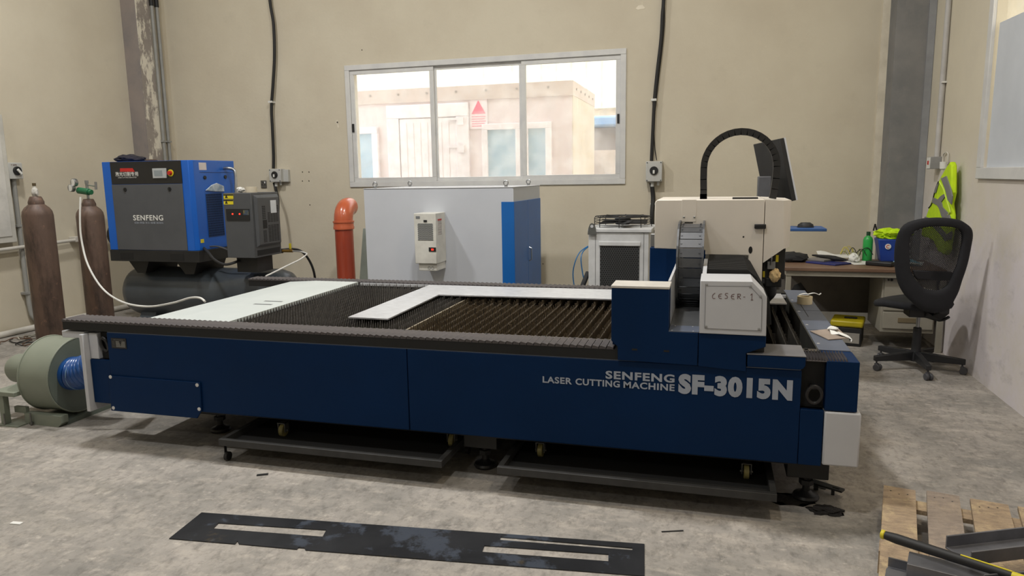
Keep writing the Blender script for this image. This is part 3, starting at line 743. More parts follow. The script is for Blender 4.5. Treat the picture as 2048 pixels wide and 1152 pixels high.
# ------------------------------------------------------------------ scrap trays under the machine
m_tray = mat('tray_frame', (52,52,52), 0.55, c2=(38,38,38), scale=8)
m_trayf = mat('tray_floor', (20,20,20), 0.8)
m_wheel = mat('yellow_wheel', (150,140,84), 0.5, c2=(110,104,70), scale=20)
m_zinc = mat('zinc_fork', (120,120,116), 0.4, metal=0.7)
def tray(x0, x1, label, cx):
    t = thing('scrap_tray', label, 'tray', ((x0+x1)/2, 4.1, 0), 'scrap trays under the machine')
    zt, h, w = 0.142, 0.038, 0.028
    part('front_rail', bx(x0, 3.285, zt-h, x1, 3.285+w, zt), m_tray, t, bevel=0.002)
    part('rear_rail', bx(x0, 4.92, zt-h, x1, 4.95, zt), m_tray, t)
    for x in (x0, x1-w): part('side_rail', bx(x, 3.285+w, zt-h, x+w, 4.92, zt), m_tray, t)
    part('sheet_floor', bx(x0+0.02, 3.31, 0.104, x1-0.02, 4.92, 0.107), m_trayf, t)  # black floor run up to the front rail, standing in for shade inside
    for x in (x0+0.01, x1-0.03):
        for y in (3.33 if x < -2.6 else 3.75, 4.88):
            b = MB(); b.cyl((x,y,0.026),(x+0.02,y,0.026),0.026,n=18); b.box(x-0.004,y-0.01,0.026,x-0.001,y+0.01,0.104); part('corner_wheel', b, m_black, t)
    for x, y in cx:
        z = 0.107
        b = MB(); b.cyl((x-0.013,y,z+0.0375),(x+0.013,y,z+0.0375),0.0375,n=20); c = part('caster', b, m_wheel, t, bevel=0.004)
        b = MB(); b.box(x-0.024,y-0.02,z+0.03,x-0.019,y+0.02,z+0.086); b.box(x+0.019,y-0.02,z+0.03,x+0.024,y+0.02,z+0.086); b.box(x-0.024,y-0.025,z+0.082,x+0.024,y+0.025,z+0.086)
        b.cyl((x-0.03,y,z+0.0375),(x+0.03,y,z+0.0375),0.006,n=8); part('fork', b, m_zinc, c)
tray(-2.684, -1.325, 'black angle iron scrap tray under the left half of the machine', [(-2.400,3.500),(-1.377,3.583),(-2.57,4.85),(-1.45,4.85)])
tray(-1.026, 0.312, 'black angle iron scrap tray under the right half, beside the oily foot', [(-0.860,3.552),(0.187,3.517),(-0.9,4.85),(0.2,4.85)])

# ------------------------------------------------------------------ black steel sheet lying on the floor
m_sheetb = mat('hot_rolled_sheet', (46,47,50), 0.42, c2=(32,33,36), scale=2.2, metal=0.25, contrast=(.4,.6))
mixlayer(m_sheetb, (86,95,110), 2.6, 0.555, 0.60, 0.5)
mixlayer(m_sheetb, (98,86,62), 3.5, 0.62, 0.70, 0.6)
b = MB()
TL, BL, BR, TR = [(-2.36, 2.729), (-2.33, 2.477), (-0.229, 2.694), (-0.253, 2.948)]
b.holed([TL, BL, (-2.006, 2.508), (-2.012, 2.533), (-1.989, 2.512), (-1.712, 2.535), (-1.713, 2.55), (-1.685, 2.553), (-1.672, 2.539), BR, TR],
        [[(-2.208, 2.657), (-1.675, 2.721), (-1.66, 2.661), (-2.197, 2.605)], [(-0.88, 2.854), (-0.3, 2.901), (-0.298, 2.882), (-0.875, 2.827)], [(-0.927, 2.765), (-0.393, 2.824), (-0.385, 2.768), (-0.92, 2.711)]], 'z', 0.001, 0.005)
solo('slotted_steel_sheet', 'long black steel offcut with three cut slots lying on the concrete in front', 'sheet', b, m_sheetb, smooth=False)
# ------------------------------------------------------------------ bright L-shaped sheet on the bed
m_brush = mat('milled_sheet', (214,216,222), 0.35, c2=(176,178,184), scale=14, metal=0.3, stretch=(1,6,1), bump=0.1, bscale=60, contrast=(.35,.7))
b = MB(); b.prism([(-2.090,3.772),(-1.828,3.765),(-1.850,4.635),(0.455,4.72),(0.450,5.10),(-2.088,5.045)], 'z', 0.772, 0.780)
solo('l_shaped_sheet', 'bright L-shaped steel sheet resting on the bed blades', 'sheet', b, m_brush, smooth=False)
# ------------------------------------------------------------------ things on the right end cap
b = MB()
b.lathe([(0.030,0),(0.046,0),(0.046,0.048),(0.030,0.048),(0.030,0)], (0.575,4.86,0.7575), 32)
solo('masking_tape_roll', 'beige masking tape roll standing on the right end cap of the machine', 'tape', b, mat('tape_beige', (226,212,178), 0.6))
b = MB(); cA = [(0.506, 3.992), (0.656, 4.1), (0.671, 3.859), (0.57, 3.803)]
b.prism(cA, 'z', 0.759, 0.763)
solo('cardboard_scrap', 'grey-brown cardboard scrap on the right end cap', 'cardboard', b, mat('card', (158,144,132), 0.8), smooth=False)
m_tiss = mat('tissue', (226,226,222), 0.8)
def crumple(cx, cy, cz, rx, ry, rz, seed, sub=3, amp=0.35, fl=0.0):
    bm_ = bmesh.new(); bmesh.ops.create_icosphere(bm_, subdivisions=sub, radius=1.0); vs = []
    off = Vector((seed*3.7, seed*1.3, seed))
    for q in bm_.verts:
        p = q.co.copy(); p *= 1 + amp*pnoise(p*1.8+off) + amp*0.5*pnoise(p*5+off)
        vs.append((cx+p.x*rx, cy+p.y*ry, max(fl, cz+p.z*rz)))
    b = MB(); b.add(vs, [tuple(w.index for w in f.verts) for f in bm_.faces]); bm_.free(); return b
x, y = (0.621, 4.027)
solo('tissue_scrap', 'small crumpled white tissue on the cardboard scrap', 'tissue', crumple(x, y, 0.774, 0.026, 0.03, 0.010, 3, fl=0.7635), m_tiss, ang=20)
b = MB(); p0 = Vector((0.640,3.95,0.759))
b.grid(6, 9, lambda u, v: (0.600+0.075*min(1, v*1.2)+0.01*math.sin(v*9), 3.93+0.07*u-0.10*v, 0.7605+0.012*math.sin(v*3+u*2) if v < .5 else 0.7725-0.06*(v-.5)**1.3+0.004*math.sin(u*9)), thick=0.001)
solo('clear_film_strip', 'strip of pale plastic film hanging over the edge of the right end cap', 'film', b, m_tiss)
b = MB(); b.tube([(0.575,4.93,0.806),(0.60,4.95,0.812),(0.625,4.94,0.808),(0.655,4.93,0.822),(0.662,4.93,0.812)], [0.004,0.010,0.007,0.008,0.003], 6, sub=3) if False else b.grid(12, 3, lambda u, v: (0.545+0.13*u, 4.90+0.03*v+0.02*math.sin(u*5), 0.8065+0.016*abs(math.sin(u*7))*u + 0.006*u), thick=0.001)
solo('tape_tail', 'torn white tape tail on top of the beige tape roll', 'tape', b, m_tiss)

# ------------------------------------------------------------------ oil and slag heap, lever by the right foot
m_slag = mat('slag', (34,30,28), 0.9, bump=0.8, bscale=80)
b = crumple(0.555, 3.475, 0.0, 0.075, 0.052, 0.016, 5, sub=4, amp=0.5, fl=0.001)
solo('slag_heap', 'small heap of black slag beside the right machine foot', 'heap', b, m_slag, kind='stuff', ang=20)
b = crumple(0.40, 3.56, 0.0, 0.10, 0.07, 0.004, 8, sub=3, amp=0.5, fl=0.001)
solo('oil_stain', 'black oily patch under the right machine foot', 'stain', b, m_slag, kind='stuff')
b = MB(); b.holed([(0.50,3.70),(0.64,3.62),(0.66,3.655),(0.53,3.74)], [[(0.60,3.655),(0.63,3.64),(0.635,3.65),(0.605,3.665)]], 'z', 0.034, 0.044)
b.box(0.525,3.70,0.001,0.545,3.72,0.034); b.box(0.60,3.66,0.001,0.615,3.667,0.034)
solo('steel_lug', 'small drilled steel lug behind the right machine foot', 'lug', b, m_frame, bevel=0.001)

# ------------------------------------------------------------------ pallet with profiles (front right)
ang = math.radians(-13.0)
PM = Matrix.Translation((0.803, 3.527, 0)) @ Matrix.Rotation(ang, 4, 'Z')     # local x along the front edge, local -y towards the viewer
m_wood = mat('pallet_wood', (176,154,126), 0.85, c2=(146,128,108), scale=7, stretch=(2,6,1), bump=0.9, bscale=30, detail=12)
mixlayer(m_wood, (204,182,142), 9, 0.5, 0.62, 0.65, stretch=(1,.6,1))
mixlayer(m_wood, (112,96,80), 16, 0.56, 0.68, 0.5, stretch=(1,.5,1))
m_woodg = mat('pallet_wood_grey', (158,144,130), 0.85, c2=(136,124,114), scale=7, stretch=(2,6,1), bump=0.9, bscale=30)
mixlayer(m_woodg, (178,160,138), 12, 0.52, 0.64, 0.5, stretch=(1,.5,1))
pal = thing('wooden_pallet', 'rough wooden pallet carrying steel profiles at the front right corner', 'pallet', (1.3, 3.0, 0))
ty = -0.02
for i, (x, y0_, w, mm, sl) in enumerate(((0.0,0.0,0.130,m_wood,0.012),(0.175,0.021,0.128,m_woodg,-0.006),(0.344,0.015,0.142,m_wood,-0.01),(0.521,0.02,0.13,m_wood,-0.02),(0.71,0.0,0.13,m_woodg,0.0),(0.89,0.0,0.13,m_wood,0.0))):
    b = MB(PM @ Matrix.Translation((x, y0_, 0)) @ Matrix.Rotation(sl*0.6, 4, 'Z'))
    n = 9
    b.grid(2, n, lambda u, v: (u*w, -v*1.18, 0.135+0.0015*math.sin(v*11+i)), thick=-0.018)
    bo = part('board', b, mm, pal, smooth=False)
    for k in range(3):
        q = MB(PM @ Matrix.Translation((x, y0_, 0))); q.cyl((0.03+0.034*k, -0.055-0.012*((k*2+i) % 3), 0.1352), (0.03+0.034*k, -0.055-0.012*((k*2+i) % 3), 0.1366), 0.0035, n=6); part('nail', q, m_black, bo)
for y in (-0.12, -0.58, -1.06):
    b = MB(PM); b.box(0.0, y-0.05, 0.095, 1.03, y+0.05, 0.1155); part('stringer', b, m_wood, pal, smooth=False)
    for x in (0.0, 0.45, 0.90):
        b = MB(PM); b.box(x, y-0.05, 0.02, x+0.12, y+0.05, 0.095); part('block', b, m_wood, pal, smooth=False)
for x in (0.0, 0.45, 0.90):
    b = MB(PM); b.box(x+0.005, -1.11, 0.0, x+0.115, -0.07, 0.02); part('skid', b, m_woodg, pal, smooth=False)
# steel profiles
m_prof = mat('raw_profile', (132,133,138), 0.4, metal=0.7, c2=(110,111,116), scale=6, stretch=(1,1,1))
def profile(name, p0, p1, roll, sec, label, grp='steel profiles on the pallet', t=0.005):
    p0 = Vector(p0); p1 = Vector(p1); d = (p1-p0).normalized(); a = d.cross(Vector((0,0,1))).normalized(); u = a.cross(d)
    c_, s_ = math.cos(roll), math.sin(roll); A_ = a*c_+u*s_; U_ = -a*s_+u*c_
    b = MB(); L_ = (p1-p0).length; n = len(sec)
    b.add([p0 + A_*q[0] + U_*q[1] for q in sec] + [p1 + A_*q[0] + U_*q[1] for q in sec], [tuple(range(n)), tuple(range(2*n-1, n-1, -1))] + [(i,(i+1)%n,n+(i+1)%n,n+i) for i in range(n)])
    return solo(name, label, 'profile', b, m_prof, bevel=0.0015, group=grp, smooth=False)
def csec(w, h, t):   # channel, web down, open up
    return [(-w/2,0),(w/2,0),(w/2,h),(w/2-t,h),(w/2-t,t),(-w/2+t,t),(-w/2+t,h),(-w/2,h)]
def cdown(w, h, t): return [(-w/2,h),(w/2,h),(w/2,0),(w/2-t,0),(w/2-t,h-t),(-w/2+t,h-t),(-w/2+t,0),(-w/2,0)]
profile('steel_channel', (0.645,2.705,0.136), (1.60,2.42,0.136), 0, csec(0.10,0.042,0.006), 'steel channel lying open side up on the pallet, farthest of the stack')
profile('steel_channel', (0.620,2.615,0.136), (1.55,2.33,0.136), 0, cdown(0.085,0.05,0.006), 'steel channel turned over, nearest the viewer on the pallet')
profile('steel_channel', (0.700,2.660,0.187), (1.60,2.385,0.187), 0, cdown(0.10,0.045,0.006), 'steel channel turned over on top of the two lower ones')
def hsec(w, h, t): return [(-w/2,0),(w/2,0),(w/2,t),(t/2,t),(t/2,h-t),(w/2,h-t),(w/2,h),(-w/2,h),(-w/2,h-t),(-t/2,h-t),(-t/2,t),(-w/2,t)]
profile('steel_beam', (0.868,2.700,0.236), (1.62,3.06,0.236), 0.0, csec(0.12,0.05,0.007), 'wide steel section lying across the channels')
profile('steel_beam', (0.905,2.515,0.236), (1.62,2.80,0.236), 0.0, csec(0.05,0.03,0.005), 'narrow steel strip section beside the wide one')
# sledge hammer handle
b = MB(); pA = Vector((0.645,2.76,0.258)); pB = Vector((0.98,2.545,0.268)); pC = Vector((1.25,2.37,0.275))
hm = thing('sledge_hammer_handle', 'black rubber tool handle with yellow end and yellow stripe on the steel', 'tool', (0.80, 2.6, 0.23))
b.tube([pA, pA.lerp(pB,.1), pA.lerp(pB,.6), pB], [0.015,0.0185,0.017,0.015], 14); part('grip', b, m_black, hm)
b = MB(); b.cyl(pA + (pA-pB).normalized()*0.014, pA, 0.0175, 0.0165, 14); part('end_cap', b, m_yel, hm, bevel=0.003)
b = MB(); b.cyl(pB, pC, 0.0155, 0.016, 14); part('shaft', b, m_yel, hm)
up = Vector((0,0,1)); d = (pB-pA).normalized(); sd = d.cross(up).normalized(); nn = sd.cross(d)
b = MB(); b.strip([pA.lerp(pB,0.62)+nn*0.0165, pA.lerp(pB,.8)+nn*0.016, pB+nn*0.0155], 0.006, 0.003, up=nn); part('stripe', b, m_yel, hm)

for (px, lab, sz, mm, rz) in ((((-3.156, 2.424, 0.0)), 'small pale chip lying on the concrete at the lower left', (0.028,0.011,0.004), m_tiss, 0.1), (((-0.142, 3.097, 0.0)), 'thin dark metal sliver on the concrete beyond the slotted sheet', (0.05,0.004,0.003), m_frame, 0.35),
                              (((0.559, 3.744, 0.0)), 'tiny dark offcut beside the steel lug', (0.03,0.012,0.004), m_frame, -0.4), (((-2.343, 3.196, 0.0)), 'dark flake on the concrete before the left scrap tray', (0.03,0.010,0.004), m_frame, 0.5)):
    b = MB(Matrix.Translation(Vector(px)) @ Matrix.Rotation(rz, 4, 'Z')); b.box(-sz[0], -sz[1], 0.0005, sz[0], sz[1], sz[2]); solo('floor_debris', lab, 'debris', b, mm, smooth=False)

# ================================================================== left side: gas cylinders
m_cyl = mat('old_brown_cylinder', (104,84,73), 0.55, c2=(78,62,55), scale=5, metal=0.2, stretch=(1,1,0.35), bump=0.1)
mixlayer(m_cyl, (36,30,28), 6, 0.50, 0.66, 0.85, stretch=(1,1,0.25))
mixlayer(m_cyl, (150,116,96), 16, 0.62, 0.72, 0.6)
m_white = mat('plain_white', (226,226,222), 0.5)
def gas_cylinder(x, y, label, neck):
    t = thing('gas_cylinder', label, 'gas cylinder', (x, y, 0), 'brown gas cylinders by the left wall')
    b = MB(); b.lathe([(0.02,0.0),(0.105,0.0),(0.116,0.02),(0.116,neck-0.16),(0.110,neck-0.125),(0.092,neck-0.095),(0.066,neck-0.072),(0.056,neck-0.062)], (x,y,0), 36); part('body', b, m_cyl, t)
    b = MB(); b.lathe([(0.060,neck-0.068),(0.060,neck-0.045),(0.054,neck-0.03),(0.046,neck-0.008),(0.040,neck),(0.0,neck+0.002)], (x,y,0), 28); part('neck_ring', b, m_cyl, t)
    return t
g1 = gas_cylinder(-5.50, 4.75, 'scuffed brown gas cylinder nearest the wall switch, with a white taped valve', 1.487)
b = MB(); b.lathe([(0.018,1.485),(0.024,1.50),(0.027,1.525),(0.020,1.55),(0.012,1.565),(0.012,1.575)], (-5.50,4.75,0), 14); b.cyl((-5.50,4.75,1.515),(-5.455,4.735,1.505),0.011,n=10); part('taped_valve', b, mat('valve_tape', (206,204,198), 0.8, c2=(150,146,140), scale=30), g1)
b = MB(); b.cyl((-5.50,4.75,1.575),(-5.50,4.75,1.598),0.014,n=10); part('valve_stem', b, mat('old_brass', (96,84,62), 0.5, metal=.5), g1)
g2 = gas_cylinder(-5.585, 5.36, 'brown gas cylinder beside the blue compressor, with green regulator and gauges', 1.445)
gx, gy = -5.585, 5.36
m_green = mat('regulator_green', (20,100,64), 0.4)
b = MB(); b.cyl((gx,gy,1.445),(gx,gy,1.60),0.012,n=12); b.cyl((gx,gy,1.485),(gx,gy,1.51),0.02,n=8); b.cyl((gx,gy,1.585),(gx,gy,1.615),0.016,n=10); b.cyl((gx,gy,1.575),(gx+0.10,gy,1.562),0.007,n=8); b.cyl((gx+0.10,gy,1.53),(gx+0.104,gy,1.60),0.011,n=10)
part('valve', b, m_steel, g2)
rg = MB(); rg.cyl((gx-0.07,gy-0.03,1.525),(gx+0.05,gy-0.03,1.510),0.030,n=16); rg.cyl((gx+0.05,gy-0.03,1.51),(gx+0.078,gy-0.03,1.507),0.024,n=12); rgp = part('regulator', rg, m_green, g2, bevel=0.003)
for ax, az in ((-0.112, 1.548), (-0.075, 1.598)):
    b = MB(); b.cyl((gx+ax, gy-0.045, az), (gx+ax-0.004, gy-0.075, az), 0.036, n=24); gg = part('gauge', b, m_steel, rgp, bevel=0.002)
    b = MB(); b.cyl((gx+ax-0.004, gy-0.0752, az), (gx+ax-0.0042, gy-0.0762, az), 0.030, n=24); part('dial', b, m_white, rgp)
# white hose: regulator -> table
b = MB(); b.tube([(-5.503, 5.2, 1.468), (-5.516, 5.18, 1.262), (-5.502, 5.16, 1.083), (-5.417, 5.12, 0.862), (-5.21, 5.05, 0.664), (-4.858, 4.9, 0.58), (-4.461, 4.75, 0.582), (-4.078, 4.6, 0.651), (-3.825, 4.5, 0.716), (-3.668, 4.42, 0.734), (-3.578, 4.36, 0.721)], 0.0085, 8, sub=6)
solo('white_gas_hose', 'white gas hose sagging from the green regulator to the white table end', 'hose', b, m_white)
# hanging black bag/hose behind
b = MB(); b.tube([(-5.50,5.62,1.02),(-5.43,5.62,0.96),(-5.42,5.62,0.80),(-5.47,5.62,0.70)], [0.03,0.06,0.06,0.03], 10, sub=5) if False else b.lathe([(0.02,0.0),(0.10,0.01),(0.13,0.04),(0.10,0.07),(0.02,0.08)], (-6.48,6.5,1.0), 20, 'y')
solo('cable_coil', 'black cable coil half hidden between the gas cylinder and the compressor', 'cable', b, m_black)

# ================================================================== compressor
m_blue = mat('compressor_blue', (14,92,186), 0.35, c2=(12,86,178), scale=2)
m_grey = mat('compressor_grey', (78,80,84), 0.5, c2=(72,74,78), scale=3)
m_tank = mat('tank_grey', (64,70,76), 0.28, c2=(58,63,69), scale=4)
CX0, CX1, CY0, CY1 = -6.336, -5.209, 6.30, 7.0
cp_ = thing('air_compressor', 'blue and grey screw air compressor mounted on a horizontal tank', 'compressor', (-5.77, 6.65, 0))
b = MB(); b.prism([(CX0,CY0),(CX1-0.03,CY0),(CX1,CY0+0.04),(CX1,CY1),(CX0,CY1)], 'z', 0.866, 1.808); body = part('body', b, m_blue, cp_, bevel=0.004)
tpan = part('top_panel', bx(-6.224, CY0-0.006, 1.571, -5.322, CY0, 1.806), mat('panel_black', (24,24,25), 0.35), cp_, bevel=0.002)
dp = part('front_door', bx(-6.226, CY0-0.008, 0.870, -5.326, CY0, 1.566), m_grey, cp_, bevel=0.002)
m_red = mat('logo_red', (190,36,30), 0.5)
b = MB(); b.prism([(-6.091, 1.739), (-5.93, 1.737), (-5.908, 1.7), (-6.096, 1.703)], 'y', 6.289, 6.293); part('logo', b, m_red, tpan)
lettering('lettering', '激光切割专用', (*(-6.161,), 6.2925, 1.654), (1,0,0), (0,0,1), 0.295, 0.047, m_white, tpan, bold=0.012)
lettering('lettering', 'LASER CUTTING DEDICATED', (-6.13, 6.2925, 1.635), (1,0,0), (0,0,1), 0.24, 0.012, m_white, tpan)
lettering('lettering', 'SENFENG', (*(-5.982,), 6.2905, 1.186), (1,0,0), (0,0,1), 0.385, 0.058, m_white, dp, bold=0.02, spacing=1.1)
lettering('lettering', '切割·焊接·淬火·熔覆·自动化', (*(-5.973,), 6.2905, 1.151), (1,0,0), (0,0,1), 0.375, 0.022, m_letter, dp)
P2 = [(-5.675, 1.73), (-5.503, 1.629), (-5.652, 1.709), (-5.551, 1.65), (-5.454, 1.68), (-6.053, 1.515), (-5.484, 1.515)]
sc = part('screen_frame', bx(P2[0][0], 6.282, P2[1][1], P2[1][0], 6.294, P2[0][1]), mat('screen_frame', (180,184,186), 0.4), tpan, bevel=0.002)
part('screen', bx(P2[2][0], 6.2805, P2[3][1], P2[3][0], 6.282, P2[2][1]), mat('screen', (142,152,156), 0.3), tpan)
b = MB(); b.cyl((P2[4][0],6.294,P2[4][1]),(P2[4][0],6.288,P2[4][1]),0.036,n=24); part('stop_ring', b, m_yel, tpan)
b = MB(); b.cyl((P2[4][0],6.288,P2[4][1]),(P2[4][0],6.262,P2[4][1]),0.024,0.02,n=20); part('emergency_stop', b, m_red, tpan)
for k in (5, 6):
    b = MB(); b.cyl((P2[k][0],6.292,P2[k][1]),(P2[k][0],6.284,P2[k][1]),0.020,n=14); b.box(P2[k][0]-0.006,6.278,P2[k][1]-0.02,P2[k][0]+0.006,6.286,P2[k][1]+0.01); part('door_latch', b, m_black, dp)
# side face details (x = CX1)
sx = CX1
def sb(px0, py0, px1, py1): return None
SP = [(6.425, 1.784), (6.539, 1.707), (6.499, 1.628), (6.832, 1.632), (6.493, 1.455), (6.748, 0.998), (6.428, 1.681), (6.958, 1.681), (6.379, 0.965), (6.826, 1.724)]
part('label', bx(sx, SP[0][0], SP[1][1], sx+0.002, SP[1][0], SP[0][1]), mat('faded_label', (214,206,204), 0.6), body)
part('panel_seam', bx(sx, SP[6][0], SP[6][1]-0.003, sx+0.001, CY1-0.02, SP[6][1]+0.001), m_belk, body)
for k in (2, 3):
    y, z = SP[k]; b = MB(); b.cyl((sx,y,z),(sx+0.01,y,z),0.02,n=14); part('door_latch', b, m_black, body)
y0, z1 = SP[4]; y1_, z0 = SP[5]
part('grille_back', bx(sx, y0, z0, sx+0.001, min(y1_,CY1-0.02), z1), m_belk, body)
b = MB(); n = 13; yy1 = min(y1_, CY1-0.02)
for i in range(n+1): y = y0 + (yy1-y0)*i/n; b.box(sx+0.001, y-0.003, z0, sx+0.005, y+0.003, z1)
for i in range(19): z = z0 + (z1-z0)*i/18; b.box(sx+0.001, y0, z-0.003, sx+0.005, yy1, z+0.003)
part('grille', b, mat('grille_blue', (16,60,116), 0.4), body, kind='stuff', smooth=False)
y, z = SP[8]; part('label', bx(sx, y-0.02, z-0.02, sx+0.002, y+0.03, z+0.02), m_yel, body)
y, z = SP[9]
b = MB(); b.tube([(sx-0.01,y,z),(sx+0.05,y,z+0.002),(sx+0.10,y+0.02,z-0.01),(sx+0.125,y+0.02,z-0.06),(sx+0.13,y+0.0,z-0.28),(sx+0.13,y,z-0.5)], 0.017, 12, sub=5); part('outlet_pipe', b, m_steel, cp_)
# base, brackets
bs = MB(); bs.box(CX0, CY0-0.01, 0.745, CX1+0.02, CY1, 0.8655); base_ = part('base_frame', bs, m_frame, cp_, bevel=0.003)
for x in (-6.20, -5.55): part('fork_slot', bx(x, CY0-0.012, 0.765, x+0.17, CY0-0.009, 0.835), m_belk, base_)
for x in (-6.15, -5.52):
    b = MB(); b.prism([(x-0.08,0.744),(x+0.20,0.744),(x+0.14,0.60),(x+0.03,0.60)], 'y', 6.42, 6.90); part('mount', b, m_frame, cp_, smooth=False)
tk = MB(); TY, TZ, TR = 6.68, 0.365, 0.278
tk.lathe([(0.0,-6.475),(0.09,-6.465),(0.18,-6.43),(0.25,-6.36),(TR,-6.28),(TR,-4.50),(0.25,-4.41),(0.18,-4.345),(0.09,-4.31),(0.0,-4.30)], (0,TY,TZ), 40, 'x')
part('tank', tk, m_tank, cp_, ang=60)
for x in (-6.10, -4.72):
    b = MB(); b.prism([(6.45,0.0),(6.91,0.0),(6.91,0.05),(6.84,0.16),(6.52,0.16),(6.45,0.05)], 'x', x-0.10, x+0.10); part('tank_foot', b, m_tank, cp_, smooth=False)
b = MB(); GP = (-4.753, 6.42, 0.681); b.cyl((GP[0],6.46,GP[2]),(GP[0],6.40,GP[2]),0.042,n=24); ga = part('pressure_gauge', b, m_steel, cp_, bevel=0.002)
b = MB(); b.cyl((GP[0],6.3995,GP[2]),(GP[0],6.398,GP[2]),0.036,n=24); part('dial', b, m_white, ga)
# things on top
b = crumple(-6.24, 6.60, 1.845, 0.13, 0.16, 0.048, 2, fl=1.809); solo('black_jacket', 'folded black cloth lying on the left end of the compressor', 'cloth', b, mat('black_cloth', (30,29,36), 0.9, c2=(46,44,58), scale=10, bump=.4), ang=25)
b = MB(); b.lathe([(0.0,0),(0.06,0),(0.065,0.015),(0.05,0.026),(0.0,0.028)], (-5.98,6.62,1.809), 20); solo('brown_cap', 'flat brown cap on the compressor roof', 'cap', b, mat('brown_cap', (84,66,54), 0.7))

# ================================================================== air dryer
DX0, DX1, DY0, DY1, DZ0, DZ1 = -4.768, -4.442, 6.20, 6.66, 0.815, 1.468
m_dry = mat('dryer_grey', (74,76,79), 0.5, c2=(68,70,73), scale=3)
dr_ = thing('air_dryer', 'dark grey refrigerated air dryer standing over the right end of the tank', 'air dryer', (-4.6, 6.43, DZ0-0.16))
db = part('body', bx(DX0, DY0, DZ0, DX1, DY1, DZ1), m_dry, dr_, bevel=0.005)
part('stand', bx(DX0+0.03, DY0+0.1, 0.655, DX1-0.05, DY1-0.1, 0.8145), m_frame, dr_)
dsz = [(DY0+0.03, DZ0+0.10), (DY1-0.015, DZ0+0.10), (DY1-0.015, DZ1-0.02), (DY0+0.03, DZ1-0.02)]
b = MB(); b.add([(DX1, y, z) for y, z in dsz] + [(DX1+0.03, y+(0.025 if y < 6.4 else -0.02), z+(0.03 if z < 1.1 else -0.03)) for y, z in dsz], [(0,1,2,3),(7,6,5,4),(0,1,5,4),(1,2,6,5),(2,3,7,6),(3,0,4,7)])
sp_ = part('side_cover', b, m_dry, dr_, bevel=0.004)
part('opening', bx(DX1-0.001, DY0+0.04, DZ0+0.02, DX1+0.003, DY1-0.03, DZ0+0.075), m_belk, dr_)
b = MB()
def slots(y0, y1, z0, z1, ny, nz):
    for i in range(ny):
        for j in range(nz):
            ya = y0 + (y1-y0)*i/ny; za = z0 + (z1-z0)*j/nz
            b.box(DX1+0.0295, ya+0.003, za, DX1+0.0315, ya+(y1-y0)/ny*0.86, za+(z1-z0)/nz*0.55)
slots(6.41,6.60,0.965,1.14,4,12); slots(6.41,6.60,1.165,1.27,4,7); slots(6.32,6.38,0.965,1.09,2,9); slots(6.32,6.38,1.20,1.34,2,8); slots(6.55,6.61,1.27,1.34,1,4)
part('louvre', b, m_belk, sp_, kind='stuff', smooth=False)
part('recess', bx(DX1+0.029, 6.325, 1.105, DX1+0.0325, 6.39, 1.19), m_belk, sp_)
part('label', bx(DX1+0.030, 6.47, 1.255, DX1+0.032, 6.57, 1.385), mat('paper_label', (216,220,226), 0.6), sp_)
DP = [(-4.744, 1.31), (-4.468, 1.195), (-4.76, 1.46), (-4.647, 1.412), (-4.765, 1.405), (-4.652, 1.355), (-4.666, 1.26), (-4.584, 1.26), (-4.54, 1.299), (-4.476, 1.23), (-4.544, 1.523), (-4.44, 1.463)]
cpn = part('control_panel', bx(DP[0][0]+0.002, DY0-0.006, DP[1][1], DP[1][0]-0.004, DY0, DP[0][1]), m_frame, dr_)
m_led = mat('red_led', (255,60,40), 0.5, emit=(255,40,24), estr=4.0)
for k in (6, 7):
    b = MB(); b.cyl((DP[k][0],DY0-0.008,DP[k][1]),(DP[k][0],DY0-0.0055,DP[k][1]),0.008,n=10); part('indicator', b, m_led, cpn)
part('display', bx(DP[8][0], DY0-0.008, DP[8][1]-0.05, DP[9][0], DY0-0.005, DP[8][1]), mat('small_display', (44,66,92), 0.4, c2=(120,110,50), scale=20), cpn)
for k in (2, 4): 
    lb_ = part('warning_label', bx(DP[k][0], DY0-0.002, DP[k+1][1], DP[k+1][0], DY0, DP[k][1]), m_yel, dr_)
    part('label_band', bx(DP[k][0], DY0-0.003, DP[k][1]-0.016, DP[k+1][0], DY0-0.002, DP[k][1]-0.002), m_black, lb_)
    b = MB(); b.prism([(DP[k][0]+0.015, DP[k+1][1]+0.008), (DP[k][0]+0.05, DP[k+1][1]+0.008), (DP[k][0]+0.0325, DP[k+1][1]+0.042)], 'y', DY0-0.003, DY0-0.002); part('pictogram', b, m_black, lb_)
b = MB(); b.lathe([(0.036,0),(0.055,0),(0.055,0.058),(0.036,0.058),(0.036,0)], (-4.56,6.38,DZ1+0.001), 28); solo('paper_tape_roll', 'cream paper tape roll on top of the air dryer', 'tape', b, mat('tape_cream', (212,202,180), 0.6))
b = crumple(-4.70, 6.40, DZ1+0.03, 0.035, 0.05, 0.028, 4, fl=DZ1+0.001); solo('clear_wrap', 'small crumpled clear wrap beside the cream tape roll', 'plastic', b, m_tiss)
BG = [(-5.186, 1.492), (-5.105, 1.549), (-5.042, 1.569), (-4.958, 1.537), (-4.957, 1.479), (-5.081, 1.48)]
b = MB(); pl = BG
b.prism([(x-0.0, z) for x, z in pl], 'y', 6.50, 6.52)
bag = MB(); bag.add([(-5.18 + (i % 2)*0, 0, 0) for i in range(1)], [])
YB = [(6.48, 1.492), (6.582, 1.548), (6.666, 1.568), (6.778, 1.534), (6.779, 1.474), (6.614, 1.478)]
b = MB(); b.prism(YB, 'x', -5.203, -5.188); solo('plastic_pouch', 'crumpled clear plastic document pouch stuck on the compressor side above its grille', 'pouch', b, mat('pouch', (186,194,202), 0.3, c2=(120,140,160), scale=16, bump=.6, bscale=20), bevel=0.004)
